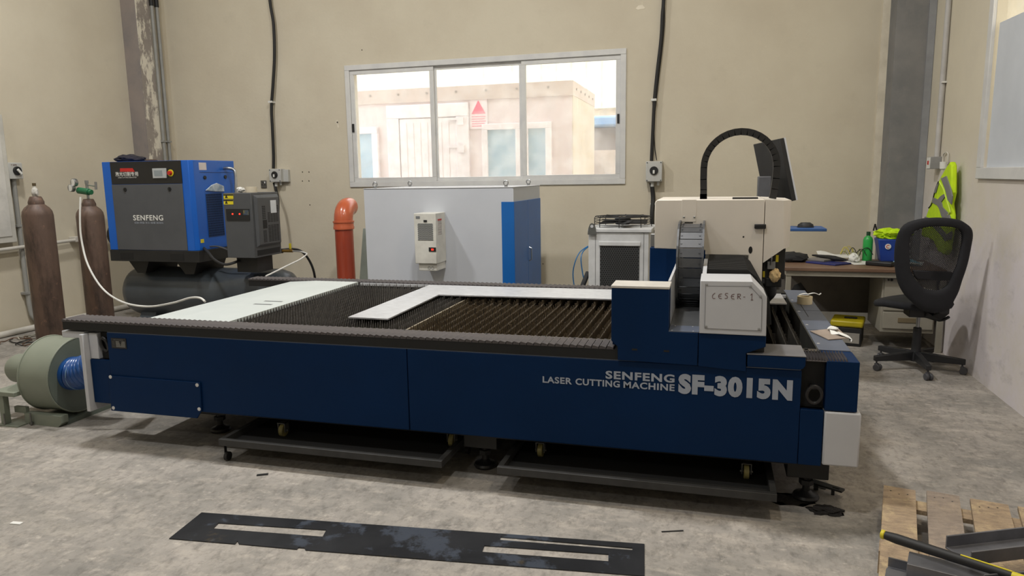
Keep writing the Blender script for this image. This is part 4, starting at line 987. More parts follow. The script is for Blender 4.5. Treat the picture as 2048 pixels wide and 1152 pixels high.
# brass valve and hoses to the right of the dryer
vp_ = (-4.554, 7.0, 0.803)
t = thing('brass_valve', 'brass ball valve with yellow lever behind the dryer', 'valve', vp_)
m_brass = mat('brass', (176,140,70), 0.35, metal=0.7)
b = MB(); b.cyl((vp_[0]-0.10,7.0,vp_[2]),(vp_[0]+0.03,7.0,vp_[2]),0.016,n=10); b.cyl((vp_[0],7.0,vp_[2]),(vp_[0],7.0,vp_[2]+0.025),0.012,n=8); part('body', b, m_brass, t)
b = MB(); b.box(vp_[0]-0.01,6.99,vp_[2]+0.025,vp_[0]+0.008,7.01,vp_[2]+0.085); part('lever', b, m_yel, t)
b = MB(); b.cyl((vp_[0]-0.22,7.0,vp_[2]-0.005),(vp_[0]-0.10,7.0,vp_[2]),0.026,n=10); part('fitting', b, m_black, t)
b = MB(); b.tube([(-4.535, 7.0, 0.803), (-4.371, 6.9, 0.81), (-4.179, 6.7, 0.818), (-4.043, 6.5, 0.826), (-3.933, 6.2, 0.811), (-3.881, 5.9, 0.789), (-3.81, 5.55, 0.766), (-3.774, 5.4, 0.761)], 0.0075, 8, sub=5); solo('white_air_line', 'thin white air line from the brass valve to the machine bellows', 'hose', b, m_white)
b = MB(); b.tube([(-4.681, 7.0, 0.812), (-4.657, 7.2, 0.803), (-4.604, 7.3, 0.765), (-4.574, 7.4, 0.654), (-4.548, 7.45, 0.5), (-4.566, 7.5, 0.281), (-4.568, 7.5, 0.037)], 0.014, 8, sub=5); solo('black_air_hose', 'black air hose curving down against the back wall', 'hose', b, m_black)
b = MB(); b.tube([(-5.319, 6.5, 0.899), (-5.071, 6.28, 0.866), (-4.924, 6.2, 0.789), (-4.807, 6.2, 0.745), (-4.711, 6.25, 0.766), (-4.742, 6.4, 0.779)], 0.014, 8, sub=5); solo('compressor_cable', 'black cable looping from the compressor to under the dryer', 'cable', b, m_black)
b = MB(); b.tube([(-5.17,6.45,0.90),(-5.02,6.40,0.905),(-4.90,6.42,0.86),(-4.80,6.45,0.80)], 0.009, 8, sub=5); solo('thin_cable', 'thin dark cable above the tank beside the compressor base', 'cable', b, m_grey)

# ================================================================== fume extraction blower
m_bl = mat('blower_green_grey', (128,134,120), 0.5, c2=(118,124,112), scale=2)
m_bld = mat('blower_side', (100,108,98), 0.5, c2=(90,98,90), scale=3)
bw_ = thing('extraction_blower', 'grey-green centrifugal blower on a steel stand at the left end of the machine', 'blower', (-4.4, 3.77, 0))
BY, BZ, BR_, BXl, BXr = 3.77, 0.300, 0.252, -4.405, -4.155
def vol(pf, a, b_):  # volute ring
    return None
b = MB(); b.lathe([(0.05,BXl),(BR_,BXl),(BR_,BXr),(0.05,BXr)], (0,BY,BZ), 56, 'x'); drum = part('drum', b, m_bl, bw_)
b = MB(); b.lathe([(0.02,BXr+0.0005),(BR_-0.004,BXr+0.0005),(BR_-0.004,BXr+0.003),(0.02,BXr+0.003)], (0,BY,BZ), 56, 'x'); part('side_plate', b, m_bld, bw_)
for x in (BXl, BXr):
    b = MB(); b.tube([(x, BY+math.cos(2*PI*i/56)*(BR_+0.002), BZ+math.sin(2*PI*i/56)*(BR_+0.002)) for i in range(56)], 0.0055, 6, closed=True); part('rim', b, m_bl, drum)
b = MB(); b.lathe([(0.0,-4.725),(0.05,-4.722),(0.085,-4.712),(0.100,-4.685),(0.100,-4.56),(0.085,-4.56)], (0,3.76,0.315), 32, 'x'); part('motor_cover', b, m_bl, bw_)
b = MB(); b.lathe([(0.08,-4.57),(0.08,-4.41)], (0,3.76,0.315), 24, 'x')
for k in range(20):
    a = 2*PI*k/20; ca, sa = math.cos(a), math.sin(a)
    M = Matrix.Translation((0,3.76,0.315)) @ Matrix.Rotation(a, 4, 'X'); q = MB(M); q.box(-4.565,-0.003,0.078,-4.42,0.003,0.102); b.v += q.v; b.f += [tuple(i+len(b.v)-8 for i in f) for f in q.f]
part('motor', b, mat('motor_dark', (66,70,64), 0.5), bw_, smooth=False)
# stand
b = MB(); b.box(-4.60,3.48,0.205,-4.41,3.98,0.235); part('stand_top', b, m_bl, bw_, bevel=0.003)
for x, y in ((-4.56,3.49),(-4.56,3.93),(-4.46,3.93)):
    b = MB(); b.box(x,y,0.008,x+0.04,y+0.04,0.205); part('stand_leg', b, m_bl, bw_, bevel=0.002)
part('foot_plate', bx(-4.58,3.47,0.0,-4.40,3.60,0.008), m_bl, bw_); part('foot_plate', bx(-4.58,3.86,0.0,-4.40,3.99,0.008), m_bl, bw_)
b = MB(); b.box(-4.52,3.56,0.07,-4.42,3.585,0.11); part('brace', b, m_bl, bw_)
b = MB(); b.prism([(-4.42,0.0),(-4.14,0.0),(-4.11,0.028),(-4.11,0.075),(-4.42,0.075)], 'y', 3.545, 3.60); part('stand_rail', b, m_bl, bw_)
b = MB(); b.box(-4.40,3.60,0.0,-4.12,3.98,0.03); part('base_plate', b, m_bld, bw_)
b = MB(); b.cyl((-4.35,3.53,0.0),(-4.35,3.53,0.085),0.006,n=8); b.cyl((-4.35,3.53,0.01),(-4.35,3.53,0.022),0.012,n=6); b.cyl((-4.515,3.478,0.0),(-4.515,3.478,0.085),0.006,n=8); part('anchor_bolt', b, m_zinc, bw_)
# flexible duct
m_duct = mat('duct_blue', (18,74,140), 0.3, c2=(12,56,112), scale=6, coat=0.4)
P = smooth_path([(-4.15,3.70,0.325),(-4.09,3.70,0.33),(-4.02,3.70,0.35),(-3.94,3.71,0.39),(-3.86,3.73,0.43),(-3.77,3.76,0.46),(-3.70,3.79,0.475)], 12)
rr = [0.108 + 0.0045*math.sin(i*1.55) for i in range(len(P))]
b = MB(); b.tube(P, rr, 28); dc = part('flexible_duct', b, m_duct, bw_)
b = MB(); b.lathe([(0.103,-4.152),(0.112,-4.152),(0.112,-4.120),(0.103,-4.120),(0.103,-4.152)], (0,3.70,0.327), 32, 'x'); part('clamp', b, m_duct, dc)
b = MB(); b.tube([(-4.085, 3.70+math.cos(2*PI*i/32)*0.107, 0.33+math.sin(2*PI*i/32)*0.107) for i in range(32)], 0.005, 6, closed=True); part('clamp', b, mat('clamp_grey', (120,150,180), 0.4, metal=.3), dc)

# ================================================================== laser source cabinet
m_cabg = mat('cabinet_grey', (190,194,202), 0.45, c2=(184,188,196), scale=1.2)
m_cabb = mat('cabinet_blue', (18,96,172), 0.4, c2=(16,90,164), scale=2)
KX0, KX1, KY0, KY1, KZ = -3.360, -1.815, 6.50, 7.56, 1.487
cb = thing('laser_source_cabinet', 'large pale grey cabinet with a blue corner standing below the window', 'cabinet', (-2.6, 7.03, 0))
part('body', bx(KX0, KY0, 0.06, KX1, KY1, KZ), m_cabg, cb, bevel=0.006)
part('plinth', bx(KX0+0.03, KY0+0.03, 0, KX1-0.03, KY1-0.03, 0.06), m_frame, cb)
part('roof', bx(KX0-0.003, KY0-0.004, KZ+0.0005, KX1+0.003, KY1+0.003, KZ+0.008), m_mwhite, cb, bevel=0.003)
part('corner_panel', bx(KX1-0.118, KY0-0.004, 0.10, KX1+0.004, KY0, 1.356), m_cabb, cb)
d1 = part('door', bx(KX1, KY0, 0.10, KX1+0.006, 7.015, 1.356), m_cabb, cb, bevel=0.001)
d2 = part('door', bx(KX1, 7.021, 0.10, KX1+0.006, KY1, 1.356), m_cabb, cb, bevel=0.001)
HP = [(7.047, 0.876), (7.041, 0.738)]
b = MB(); b.tube([(-1.809,HP[0][0],HP[0][1]),(-1.785,HP[0][0],HP[0][1]-0.01),(-1.785,HP[0][0],HP[1][1]+0.01),(-1.809,HP[0][0],HP[1][1])], 0.007, 8); part('handle', b, m_steel, d2)
for x, y in ((KX0+0.08,6.60),(KX0+0.08,7.46),(KX1-0.10,6.60),(KX1-0.10,7.46)):
    b = MB(); b.cyl((x,y,KZ+0.008),(x,y,KZ+0.022),0.016,n=12); b.tube([(x+math.cos(2*PI*i/16)*0.022, y, KZ+0.044+math.sin(2*PI*i/16)*0.022) for i in range(16)], 0.006, 8, closed=True); part('lifting_eye', b, m_steel, cb)
# air conditioner on the cabinet
m_ac = mat('ac_ivory', (214,213,206), 0.45)
ac = thing('cabinet_air_conditioner', 'small ivory air conditioner hung on the front of the grey cabinet', 'air conditioner', (-2.61, 6.37, 0.715))
AX0, AX1, AY0 = -2.723, -2.503, 6.25
ab = part('body', bx(AX0, AY0, 0.787, AX1, KY0-0.001, 1.262), m_ac, ac, bevel=0.005)
part('lower_box', bx(AX0+0.025, AY0+0.02, 0.716, AX1-0.008, KY0-0.001, 0.7865), m_ac, ac, bevel=0.006)
part('logo_plate', bx(AX0+0.022, AY0-0.002, 1.212, AX0+0.062, AY0, 1.236), mat('logo_grey', (120,124,128), 0.5), ab)
part('switch', bx(AX0+0.10, AY0-0.004, 1.180, AX0+0.133, AY0, 1.200), m_black, ab)
def hexmesh(parent, x0, x1, z0, z1, y, nx, nz, m_holes, m_plate, r=0.42):
    part('grille_plate', bx(x0, y-0.001, z0, x1, y+0.001, z1), m_plate, parent)
    b = MB(); dx = (x1-x0)/nx; dz = (z1-z0)/nz
    for j in range(nz):
        for i in range(nx - (j % 2)):
            cx = x0 + dx*(i+0.5+0.5*(j % 2)); cz = z0 + dz*(j+0.5)
            b.add([(cx+math.cos(PI/3*k+PI/6)*dx*r, y-0.0016, cz+math.sin(PI/3*k+PI/6)*dx*r) for k in range(6)], [tuple(range(6))])
    part('grille_holes', b, m_holes, parent, kind='stuff', smooth=False)
hexmesh(ab, AX0+0.036, AX0+0.193, 1.008, 1.168, AY0-0.001, 12, 16, m_belk, mat('grille_pale', (186,188,186), 0.5), 0.40)
dsp = part('display', bx(-2.580, AY0-0.004, 0.904, -2.508, AY0, 0.943), m_black, ab)
lettering('digits', '18', (-2.553, AY0-0.0045, 0.914), (1,0,0), (0,0,1), 0.022, 0.018, m_led, dsp, bold=0.02)
part('label', bx(AX1, 6.30, 1.055, AX1+0.001, 6.40, 1.205), mat('ac_label', (196,190,184), 0.6, c2=(150,146,142), scale=40, stretch=(1,.2,3)), ab)
part('label_band', bx(AX1+0.001, 6.30, 1.19, AX1+0.0015, 6.40, 1.205), m_red, ab)
for x in (-2.59, -2.555): 
    b = MB(); b.tube([(x+math.cos(2*PI*i/12)*0.012, AY0+0.0185, 0.745+math.sin(2*PI*i/12)*0.012) for i in range(12)], 0.0015, 5, closed=True); part('socket_ring', b, mat('logo_grey', (120,124,128), 0.5), ac)

# ================================================================== orange drain pipe and leaning panel
m_or = mat('orange_pvc', (158,66,44), 0.28, c2=(150,62,42), scale=3, coat=0.3)
m_or2 = mat('orange_fitting', (190,96,62), 0.25, c2=(184,92,60), scale=3, coat=0.4)
PX, PY = (-4.069, 7.35)
t = thing('drain_pipe', 'thick orange plastic pipe with elbow standing against the back wall', 'pipe', (PX, PY, 0))
b = MB(); b.cyl((PX,PY,0.0),(PX,PY,1.06),0.104,n=40); part('pipe', b, m_or, t)
b = MB(); b.lathe([(0.104,1.02),(0.118,1.025),(0.119,1.05),(0.114,1.06),(0.114,1.095),(0.121,1.10),(0.121,1.118),(0.106,1.122)], (PX,PY,0), 40); part('collar', b, m_or2, t)
dv = Vector((-0.12,0.993,0)); Rb = 0.150; pts = [(PX,PY,1.10)]
for i in range(0, 9):
    a = (PI/2)*i/8*1.0; o_ = Rb*(1-math.cos(a)); pts.append((PX+dv.x*o_, PY+dv.y*o_, 1.12+Rb*math.sin(a)))
pts.append((PX+dv.x*(Rb+0.04), PY+dv.y*(Rb+0.04), 1.12+Rb))
b = MB(); b.tube(pts, 0.107, 32); part('elbow', b, m_or2, t, ang=60)
b = MB(); b.prism([(-3.593, 1.067), (-3.552, 1.067), (-3.573, -0.383), (-3.78, -0.395)], 'y', 6.9, 6.93); solo('leaning_panel', 'narrow grey-green panel leaning beside the grey cabinet', 'panel', b, mat('panel_greygreen', (136,142,134), 0.5))

# ================================================================== chiller
m_chw = mat('chiller_white', (206,208,210), 0.45)
QX0, QX1, QY0, QY1, QZ = -1.105, -0.560, 6.50, 7.08, 1.075
cw = thing('water_chiller', 'white water chiller with black mesh front and a fan on its roof', 'chiller', (-0.83, 6.8, 0))
qb = part('body', bx(QX0, QY0, 0.04, QX1, QY1, QZ), m_chw, cw, bevel=0.006)
part('lid', bx(QX0-0.006, QY0-0.012, QZ+0.0005, QX1+0.026, QY1+0.01, QZ+0.034), m_chw, cw, bevel=0.005)
for x in (QX0+0.062, QX1-0.045): part('post_groove', bx(x, QY0-0.002, 0.06, x+0.004, QY0+0.001, QZ-0.002), mat('groove_grey', (110,110,112), 0.6), qb)
QP = [(-0.999, 0.95), (-0.641, 0.954), (-1.008, 0.991), (-0.632, 0.954)]
part('grille_bar', bx(QP[2][0], QY0-0.014, QP[3][1], QP[3][0], QY0, QP[2][1]), m_chw, cw, bevel=0.003)
hexmesh(qb, QP[0][0], QP[1][0], 0.12, QP[0][1], QY0-0.003, 17, 46, mat('mesh_hole', (16,17,18), 0.7), mat('mesh_metal', (70,72,74), 0.5), 0.42)
b = MB(); b.prism([(QX0-0.005,QZ-0.02),(QX0+0.075,QZ-0.02),(QX0+0.070,QZ+0.04),(QX0+0.052,QZ+0.078),(QX0+0.035,QZ+0.086),(QX0+0.018,QZ+0.078),(QX0+0.002,QZ+0.04)], 'y', QY0-0.024, QY0-0.014)
lg_ = part('lifting_lug', b, mat('lug_grey', (110,112,110), 0.4, metal=.5), cw)
b = MB(); b.cyl((QX0+0.035,QY0-0.026,QZ+0.056),(QX0+0.035,QY0-0.0235,QZ+0.056),0.014,n=14); part('lug_eye', b, m_mwhite, lg_)
fx, fy, fz = -0.83, 6.80, QZ+0.034
b = MB()
for k in range(9): b.tube([(fx+math.cos(2*PI*i/36)*(0.26-k*0.024), fy+math.sin(2*PI*i/36)*(0.26-k*0.024), fz+0.095) for i in range(36)], 0.0028, 5, closed=True)
for k in range(3): b.tube([(fx+math.cos(2*PI*i/36)*0.265, fy+math.sin(2*PI*i/36)*0.265, fz+0.025+k*0.024) for i in range(36)], 0.0028, 5, closed=True)
for k in range(8): a = 2*PI*k/8; b.tube([(fx+math.cos(a)*0.05, fy+math.sin(a)*0.05, fz+0.098),(fx+math.cos(a)*0.25, fy+math.sin(a)*0.25, fz+0.098),(fx+math.cos(a)*0.268, fy+math.sin(a)*0.268, fz+0.08),(fx+math.cos(a)*0.268, fy+math.sin(a)*0.268, fz+0.002)], 0.004, 5)
fg = part('fan_guard', b, m_black, cw)
b = MB(); b.lathe([(0.0,0.02),(0.065,0.02),(0.075,0.035),(0.075,0.075),(0.06,0.085),(0.0,0.086)], (fx,fy,fz), 24)
part('fan_motor', b, m_blackpl, cw)
b = MB()
for k in range(5):
    a = 2*PI*k/5; M = Matrix.Translation((fx,fy,fz+0.045)) @ Matrix.Rotation(a, 4, 'Z') @ Matrix.Rotation(0.35, 4, 'X'); q = MB(M); q.box(0.07,-0.05,-0.002,0.23,0.05,0.002); k0 = len(b.v); b.v += q.v; b.f += [tuple(i+k0 for i in f) for f in q.f]
part('fan_blade', b, m_black, cw, kind='stuff')
m_btube = mat('tube_blue', (44,116,170), 0.35)
b = MB(); b.tube([(-1.195, 7.0, 0.898), (-1.266, 6.95, 0.843), (-1.307, 6.9, 0.744), (-1.327, 6.9, 0.629), (-1.312, 6.9, 0.494), (-1.282, 6.9, 0.37), (-1.268, 6.9, -0.087), (-1.268, 6.9, -0.252)], 0.006, 8, sub=5); solo('blue_water_tube', 'outer blue tube curving down left of the chiller', 'tube', b, m_btube)
b = MB(); b.tube([(-1.195, 7.0, 0.888), (-1.236, 6.95, 0.848), (-1.247, 6.9, 0.78), (-1.232, 6.9, 0.646), (-1.207, 6.9, 0.522), (-1.187, 6.9, 0.373), (-1.177, 6.9, -0.083), (-1.176, 6.9, -0.247)], 0.006, 8, sub=5); solo('blue_water_tube', 'inner blue tube hanging nearest to the white chiller', 'tube', b, m_btube)
b = MB(); b.tube([(-1.16, 6.8, 0.661), (-1.181, 6.75, 0.594), (-1.211, 6.7, 0.504), (-1.251, 6.6, 0.374), (-1.276, 6.6, -0.017), (-1.276, 6.6, -0.23)], 0.024, 10, sub=4); solo('black_chiller_hose', 'thick black hose leaving the lower left side of the chiller', 'hose', b, m_black)

# ================================================================== fittings on the walls
m_iso = mat('isolator_grey', (186,186,182), 0.5, c2=(176,176,172), scale=6)
def isolator(x0, x1, z0, z1, label):
    t = thing('isolator_switch', label, 'switch', ((x0+x1)/2, 8.14, z0), 'grey isolator switches')
    bb = part('box', bx(x0, 8.09, z0, x1, 8.199, z1), m_iso, t, bevel=0.006)
    cx, cz = (x0+x1)/2, (z0+z1)/2+0.01; r = min(x1-x0, z1-z0)*0.26
    b = MB(); b.cyl((cx,8.09,cz),(cx,8.075,cz),r,n=24); kn = part('dial', b, m_black, t, bevel=0.003)
    b = MB(); b.box(cx-r*0.22,8.060,cz-r*0.75,cx+r*0.22,8.074,cz+r*0.1); part('knob', b, m_white, kn, bevel=0.003)
    for sx_ in (x0+0.014, x1-0.014):
        for sz_ in (z0+0.014, z1-0.014):
            b = MB(); b.cyl((sx_,8.0895,sz_),(sx_,8.086,sz_),0.006,n=8); part('screw', b, m_black, bb)
    b = MB(); b.cyl((cx-0.02,8.14,z0-0.055),(cx-0.02,8.14,z0),0.02,n=10); b.cyl((cx+0.045,8.14,z0-0.04),(cx+0.045,8.14,z0),0.014,n=10); part('cable_gland', b, m_iso, t)
    return t
IP = [(-5.507, 1.729), (-5.337, 1.563), (-0.739, 1.73), (-0.563, 1.509), (-5.704, 1.586), (-5.623, 1.489)]
isolator(IP[0][0], IP[1][0], IP[1][1], IP[0][1], 'grey isolator switch on the back wall between compressor and window')
isolator(IP[2][0], IP[3][0], IP[3][1], IP[2][1], 'grey isolator switch on the back wall right of the window')
b = MB(); b.box(IP[1][0]-0.02, 8.15, IP[1][1]+0.0, IP[1][0]+0.07, 8.199, IP[0][1]-0.01); solo('junction_box', 'pale flat junction box beside the left isolator switch', 'box', b, m_iso, bevel=0.004)
t = thing('wall_socket', 'metal wall socket left of the isolator above the dryer', 'socket', ((IP[4][0]+IP[5][0])/2, 8.19, IP[5][1]))
part('plate', bx(IP[4][0], 8.185, IP[5][1], IP[5][0], 8.199, IP[4][1]), mat('socket_metal', (112,110,106), 0.4, metal=.6), t, bevel=0.003)
cx = (IP[4][0]+IP[5][0])/2; cz = (IP[4][1]+IP[5][1])/2
b = MB(); b.box(cx-0.008, 8.181, cz+0.012, cx+0.008, 8.1855, cz+0.026); b.box(cx-0.026, 8.181, cz-0.012, cx-0.012, 8.1855, cz-0.004); b.box(cx+0.012, 8.181, cz-0.012, cx+0.026, 8.1855, cz-0.004); part('socket_hole', b, m_black, t)
b = MB(); b.box(cx+0.014, 8.180, cz+0.012, cx+0.03, 8.1855, cz+0.034); part('rocker', b, m_white, t)
# thick cables
def wallcable(name, pts, r, label, m=m_black, clip=None):
    b = MB(); b.tube(pts, r, 10, sub=8); return solo(name, label, 'cable', b, m)
wallcable('power_cable', [(-5.42, 8.15, 6.75), (-5.42, 8.15, 5.2), (-5.374, 8.15, 3.968), (-5.364, 8.15, 3.732), (-5.339, 8.15, 3.493), (-5.353, 8.15, 3.135), (-5.402, 8.15, 2.773), (-5.445, 8.15, 2.499), (-5.452, 8.15, 2.219), (-5.461, 8.15, 1.906), (-5.475, 8.15, 1.735)], 0.019, 'thick black power cable running down the back wall left of the window')
wallcable('power_cable', [(-0.58, 8.15, 6.75), (-0.58, 8.15, 5.0), (-0.58, 8.15, 3.574), (-0.591, 8.15, 3.27), (-0.602, 8.15, 3.014), (-0.634, 8.15, 2.704), (-0.661, 8.15, 2.39), (-0.673, 8.15, 2.07), (-0.684, 8.15, 1.735)], 0.019, 'thick black power cable running down the back wall right of the window')
wallcable('thin_wire', [(-0.55, 8.17, 6.75), (-0.55, 8.17, 5.0), (-0.571, 8.17, 3.578), (-0.574, 8.17, 3.119), (-0.628, 8.17, 2.549), (-0.66, 8.17, 2.178), (-0.655, 8.17, 1.908), (-0.631, 8.17, 1.745)], 0.005, 'thin black wire beside the right hand power cable')
wallcable('power_cable', [(-0.68, 8.15, 1.494), (-0.661, 8.15, 1.334), (-0.665, 8.1, 1.142), (-0.657, 8.1, 0.92), (-0.652, 8.1, 0.639)], 0.024, 'thick black cable hanging below the right isolator switch')
wallcable('power_cable', [(-5.481, 8.15, 1.551), (-5.439, 8.12, 1.462), (-5.339, 8.0, 1.338), (-5.291, 7.9, 1.091)], 0.018, 'black cable hanging below the left isolator switch')
for px_, z in (((-5.446, 8.16, 2.567), 'holding the black cable left of the window'), ((-0.668, 8.16, 2.391), 'on the black cable above the right isolator'), ((-0.661, 8.16, 1.261), 'on the black cable below the right isolator')):
    b = MB(); b.box(px_[0]-0.028, 8.125, px_[2]-0.012, px_[0]+0.028, 8.199, px_[2]+0.012); solo('cable_clip', 'white clip ' + z, 'clip', b, m_white, group='white cable clips on the back wall')
for (a, c_, lbl) in (([(-6.955, 7.905, 3.74), (-6.955, 7.992, 1.838)], 0, 'left one of two grey conduits beside the left column'), ([(-6.955, 8.019, 3.763), (-6.955, 8.056, 1.839)], 0, 'right one of two grey conduits beside the left column')):
    x = -6.955; yy = min(8.17, (a[0][1]+a[1][1])/2); t = thing('wall_conduit', lbl, 'conduit', (x, yy, 1.0), 'grey conduits beside the left column')
    b = MB(); b.cyl((x,yy,1.0),(x,yy,3.82),0.020,n=14); part('tube', b, m_conduit, t)
    b = MB(); b.cyl((x,yy,3.80),(x,yy,4.1),0.026,n=14); b.cyl((x,yy,4.1),(x,yy,6.79),0.015,n=10); part('sleeve', b, m_black, t)
    b = MB(); b.box(-6.984,yy-0.03,2.10,-6.93,yy+0.03,2.12); part('saddle', b, m_conduit, t)
# ---- left wall
WL = -7.2
LP = [(5.822, 1.814), (5.944, 1.643)]
t = thing('isolator_switch', 'grey isolator switch with handwriting on the left wall', 'switch', (-7.17, 5.95, LP[1][1]), 'grey isolator switches')
z0_, z1_ = LP[1][1], LP[0][1]
bb = part('box', bx(WL+0.001, 5.86, z0_, WL+0.10, 6.02, z1_), m_iso, t, bevel=0.006)
b = MB(); b.cyl((WL+0.10,5.95,(z0_+z1_)/2),(WL+0.12,5.95,(z0_+z1_)/2),0.045,n=24); kn = part('dial', b, m_black, t, bevel=0.003)
M = Matrix.Translation((WL+0.125,5.95,(z0_+z1_)/2)) @ Matrix.Rotation(0.7, 4, 'X'); b = MB(M); b.box(-0.004,-0.012,-0.045,0.012,0.012,0.02); part('knob', b, m_white, kn, bevel=0.003)
lettering('marker_text', '7.5PK', (WL+0.1012, 5.89, z1_-0.035), (0,1,0), (0,0,1), 0.07, 0.018, m_ink, bb)
t = thing('distribution_board', 'white distribution board cut off by the left picture edge', 'cabinet', (WL+0.06, 5.5, 0.98))
part('box', bx(WL+0.001, 5.10, 0.985, WL+0.11, 5.855, 2.30), mat('board_white', (200,198,190), 0.5), t, bevel=0.006)
part('door', bx(WL+0.1105, 5.14, 1.05, WL+0.118, 5.80, 2.24), mat('board_door', (208,206,200), 0.5), t, bevel=0.003)
b = MB(); b.tube([(WL+0.04,5.95,z0_),(WL+0.04,5.95,1.2),(WL+0.04,5.955,0.30),(WL+0.05,6.0,0.12),(WL+0.06,6.1,0.05)], 0.024, 12, sub=5)
solo('wall_conduit', 'grey conduit dropping from the left wall switch to the floor', 'conduit', b, m_conduit)
for z in (1.15, 0.42):
    b = MB(); b.box(WL+0.001,5.905,z-0.012,WL+0.07,5.995,z+0.012); solo('pipe_saddle', 'small saddle clamp on the left wall conduit at %s' % ('mid height' if z > 1 else 'knee height'), 'clamp', b, m_conduit)
b = MB(); b.tube([(WL+0.085,4.6,0.90),(WL+0.085,5.5,0.915),(WL+0.085,6.4,0.935),(WL+0.05,7.6,0.955)], 0.019, 12, sub=3); solo('white_wall_pipe', 'white pipe running level along the left wall behind the cylinders', 'pipe', b, m_pvc)
b = MB(); b.box(WL+0.001,6.58,0.915,WL+0.10,6.68,0.975); solo('pipe_bracket', 'white bracket carrying the level pipe on the left wall', 'bracket', b, m_pvc, bevel=0.004)
b = MB(); b.tube([(WL+0.06,4.2,0.035),(WL+0.06,5.6,0.035),(WL+0.06,7.6,0.035)], 0.032, 12, sub=2); solo('floor_pipe', 'white pipe lying in the corner of floor and left wall', 'pipe', b, m_pvc)
# loose wires on the floor
m_wires = [mat('wire_brown', (98,74,58), 0.7), mat('wire_white', (176,172,160), 0.6), mat('wire_black', (40,38,38), 0.6)]
rnd = random.Random(4)
b = MB()
for k in range(9):
    cx_, cy_ = -6.72 + rnd.uniform(-.16,.2), 5.55 + rnd.uniform(-.12,.14); r_ = rnd.uniform(.10,.24); ph = rnd.uniform(0, 6)
    b.tube([(cx_+math.cos(ph+i*0.55)*r_*(1-0.03*i), cy_+math.sin(ph+i*0.55)*r_*0.9, 0.008+0.018*(i % 2)*rnd.random()) for i in range(rnd.randint(7,13))], 0.006, 6, sub=4)
wires_ = solo('loose_wires', 'tangle of loose wires on the floor by the left wall', 'wires', b, m_wires[0], kind='stuff')
wires_.data.materials.append(m_wires[1]); wires_.data.materials.append(m_wires[2])
for i_, p_ in enumerate(wires_.data.polygons): p_.material_index = (i_ // 260) % 3

# ================================================================== right corner: desk
m_dtop = mat('desk_top', (118,92,74), 0.45, c2=(108,84,68), scale=4, stretch=(1,5,1))
m_dfr = mat('desk_beige', (150,146,134), 0.55, c2=(142,138,126), scale=4)
m_ddk = mat('desk_modesty', (120,114,106), 0.7)
dk = thing('office_desk', 'beige metal desk with brown top in the right corner', 'desk', (1.29, 7.25, 0))
part('desk_top', bx(0.625, 6.875, 0.705, 1.945, 7.63, 0.740), m_dtop, dk, bevel=0.006)
part('apron', bx(0.645, 6.895, 0.660, 1.94, 6.925, 0.7045), m_dfr, dk)
part('apron', bx(0.645, 6.925, 0.660, 0.675, 7.58, 0.7045), m_dfr, dk)
for x, y in ((0.648,6.90),(0.575,7.54),(1.905,6.90),(1.905,7.56)):
    part('leg', bx(x, y, 0.0, x+0.045, y+0.035, 0.6595 if x > 0.6 else 0.7045), m_dfr, dk, bevel=0.003)
part('modesty_panel', bx(0.62, 7.60, 0.21, 1.90, 7.615, 0.70), m_ddk, dk)
pd = thing('drawer_pedestal', 'beige three drawer pedestal hung under the right end of the desk', 'drawers', (1.68, 7.2, 0.13))
PZ = [0.716, 0.685, 0.477, 0.464, 0.36, 0.346, 0.195, 0.159]
part('carcass', bx(1.462, 6.955, PZ[7], 1.895, 7.50, 0.6595), m_dfr, pd, bevel=0.004)
part('lock_strip', bx(1.475, 6.945, PZ[1]+0.003, 1.885, 6.9545, 0.6575), m_dfr, pd)
b = MB(); b.cyl((1.53,6.944,0.635),(1.53,6.938,0.635),0.012,n=14); b.cyl((1.505,6.944,0.635),(1.505,6.938,0.635),0.009,n=14); part('lock', b, m_black, pd)
m_hd = mat('drawer_handle', (118,106,82), 0.5)
for a, c_ in ((1,2),(3,4),(5,6)):
    d_ = part('drawer', bx(1.478, 6.940, PZ[c_], 1.882, 6.9545, PZ[a]-0.002), m_dfr, pd, bevel=0.003)
    zm = (PZ[a]+PZ[c_])/2 + 0.005
    h_ = part('handle', bx(1.60, 6.934, zm-0.022, 1.77, 6.9395, zm+0.022), m_hd, d_, bevel=0.003)
# under the desk
tbx = thing('tool_box', 'black tool box with yellow lid on the floor under the desk', 'tool box', (1.18, 7.2, 0))
TB = Matrix.Translation((1.22,7.12,0)) @ Matrix.Rotation(math.radians(-14), 4, 'Z')
b = MB(TB); b.box(-0.12,-0.10,0.0,0.13,0.20,0.175); part('bin', b, m_black, tbx, bevel=0.01)
b = MB(TB); b.box(-0.135,-0.11,0.176,0.14,0.21,0.235); part('lid', b, mat('toolbox_yellow', (176,160,20), 0.45, c2=(160,146,20), scale=6), tbx, bevel=0.015)
b = MB(TB); b.box(-0.04,-0.104,0.03,0.115,-0.101,0.125); part('label', b, mat('toolbox_label', (150,146,138), 0.6), tbx)
b = MB(TB); b.box(-0.03,0.02,0.236,0.08,0.05,0.25); part('handle', b, m_black, tbx, bevel=0.004)
b = crumple(0.80, 7.30, 0.20, 0.16, 0.12, 0.27, 6, fl=0.002); solo('black_bag_on_floor', 'dark bag on the floor under the left end of the desk', 'bag', b, m_black)
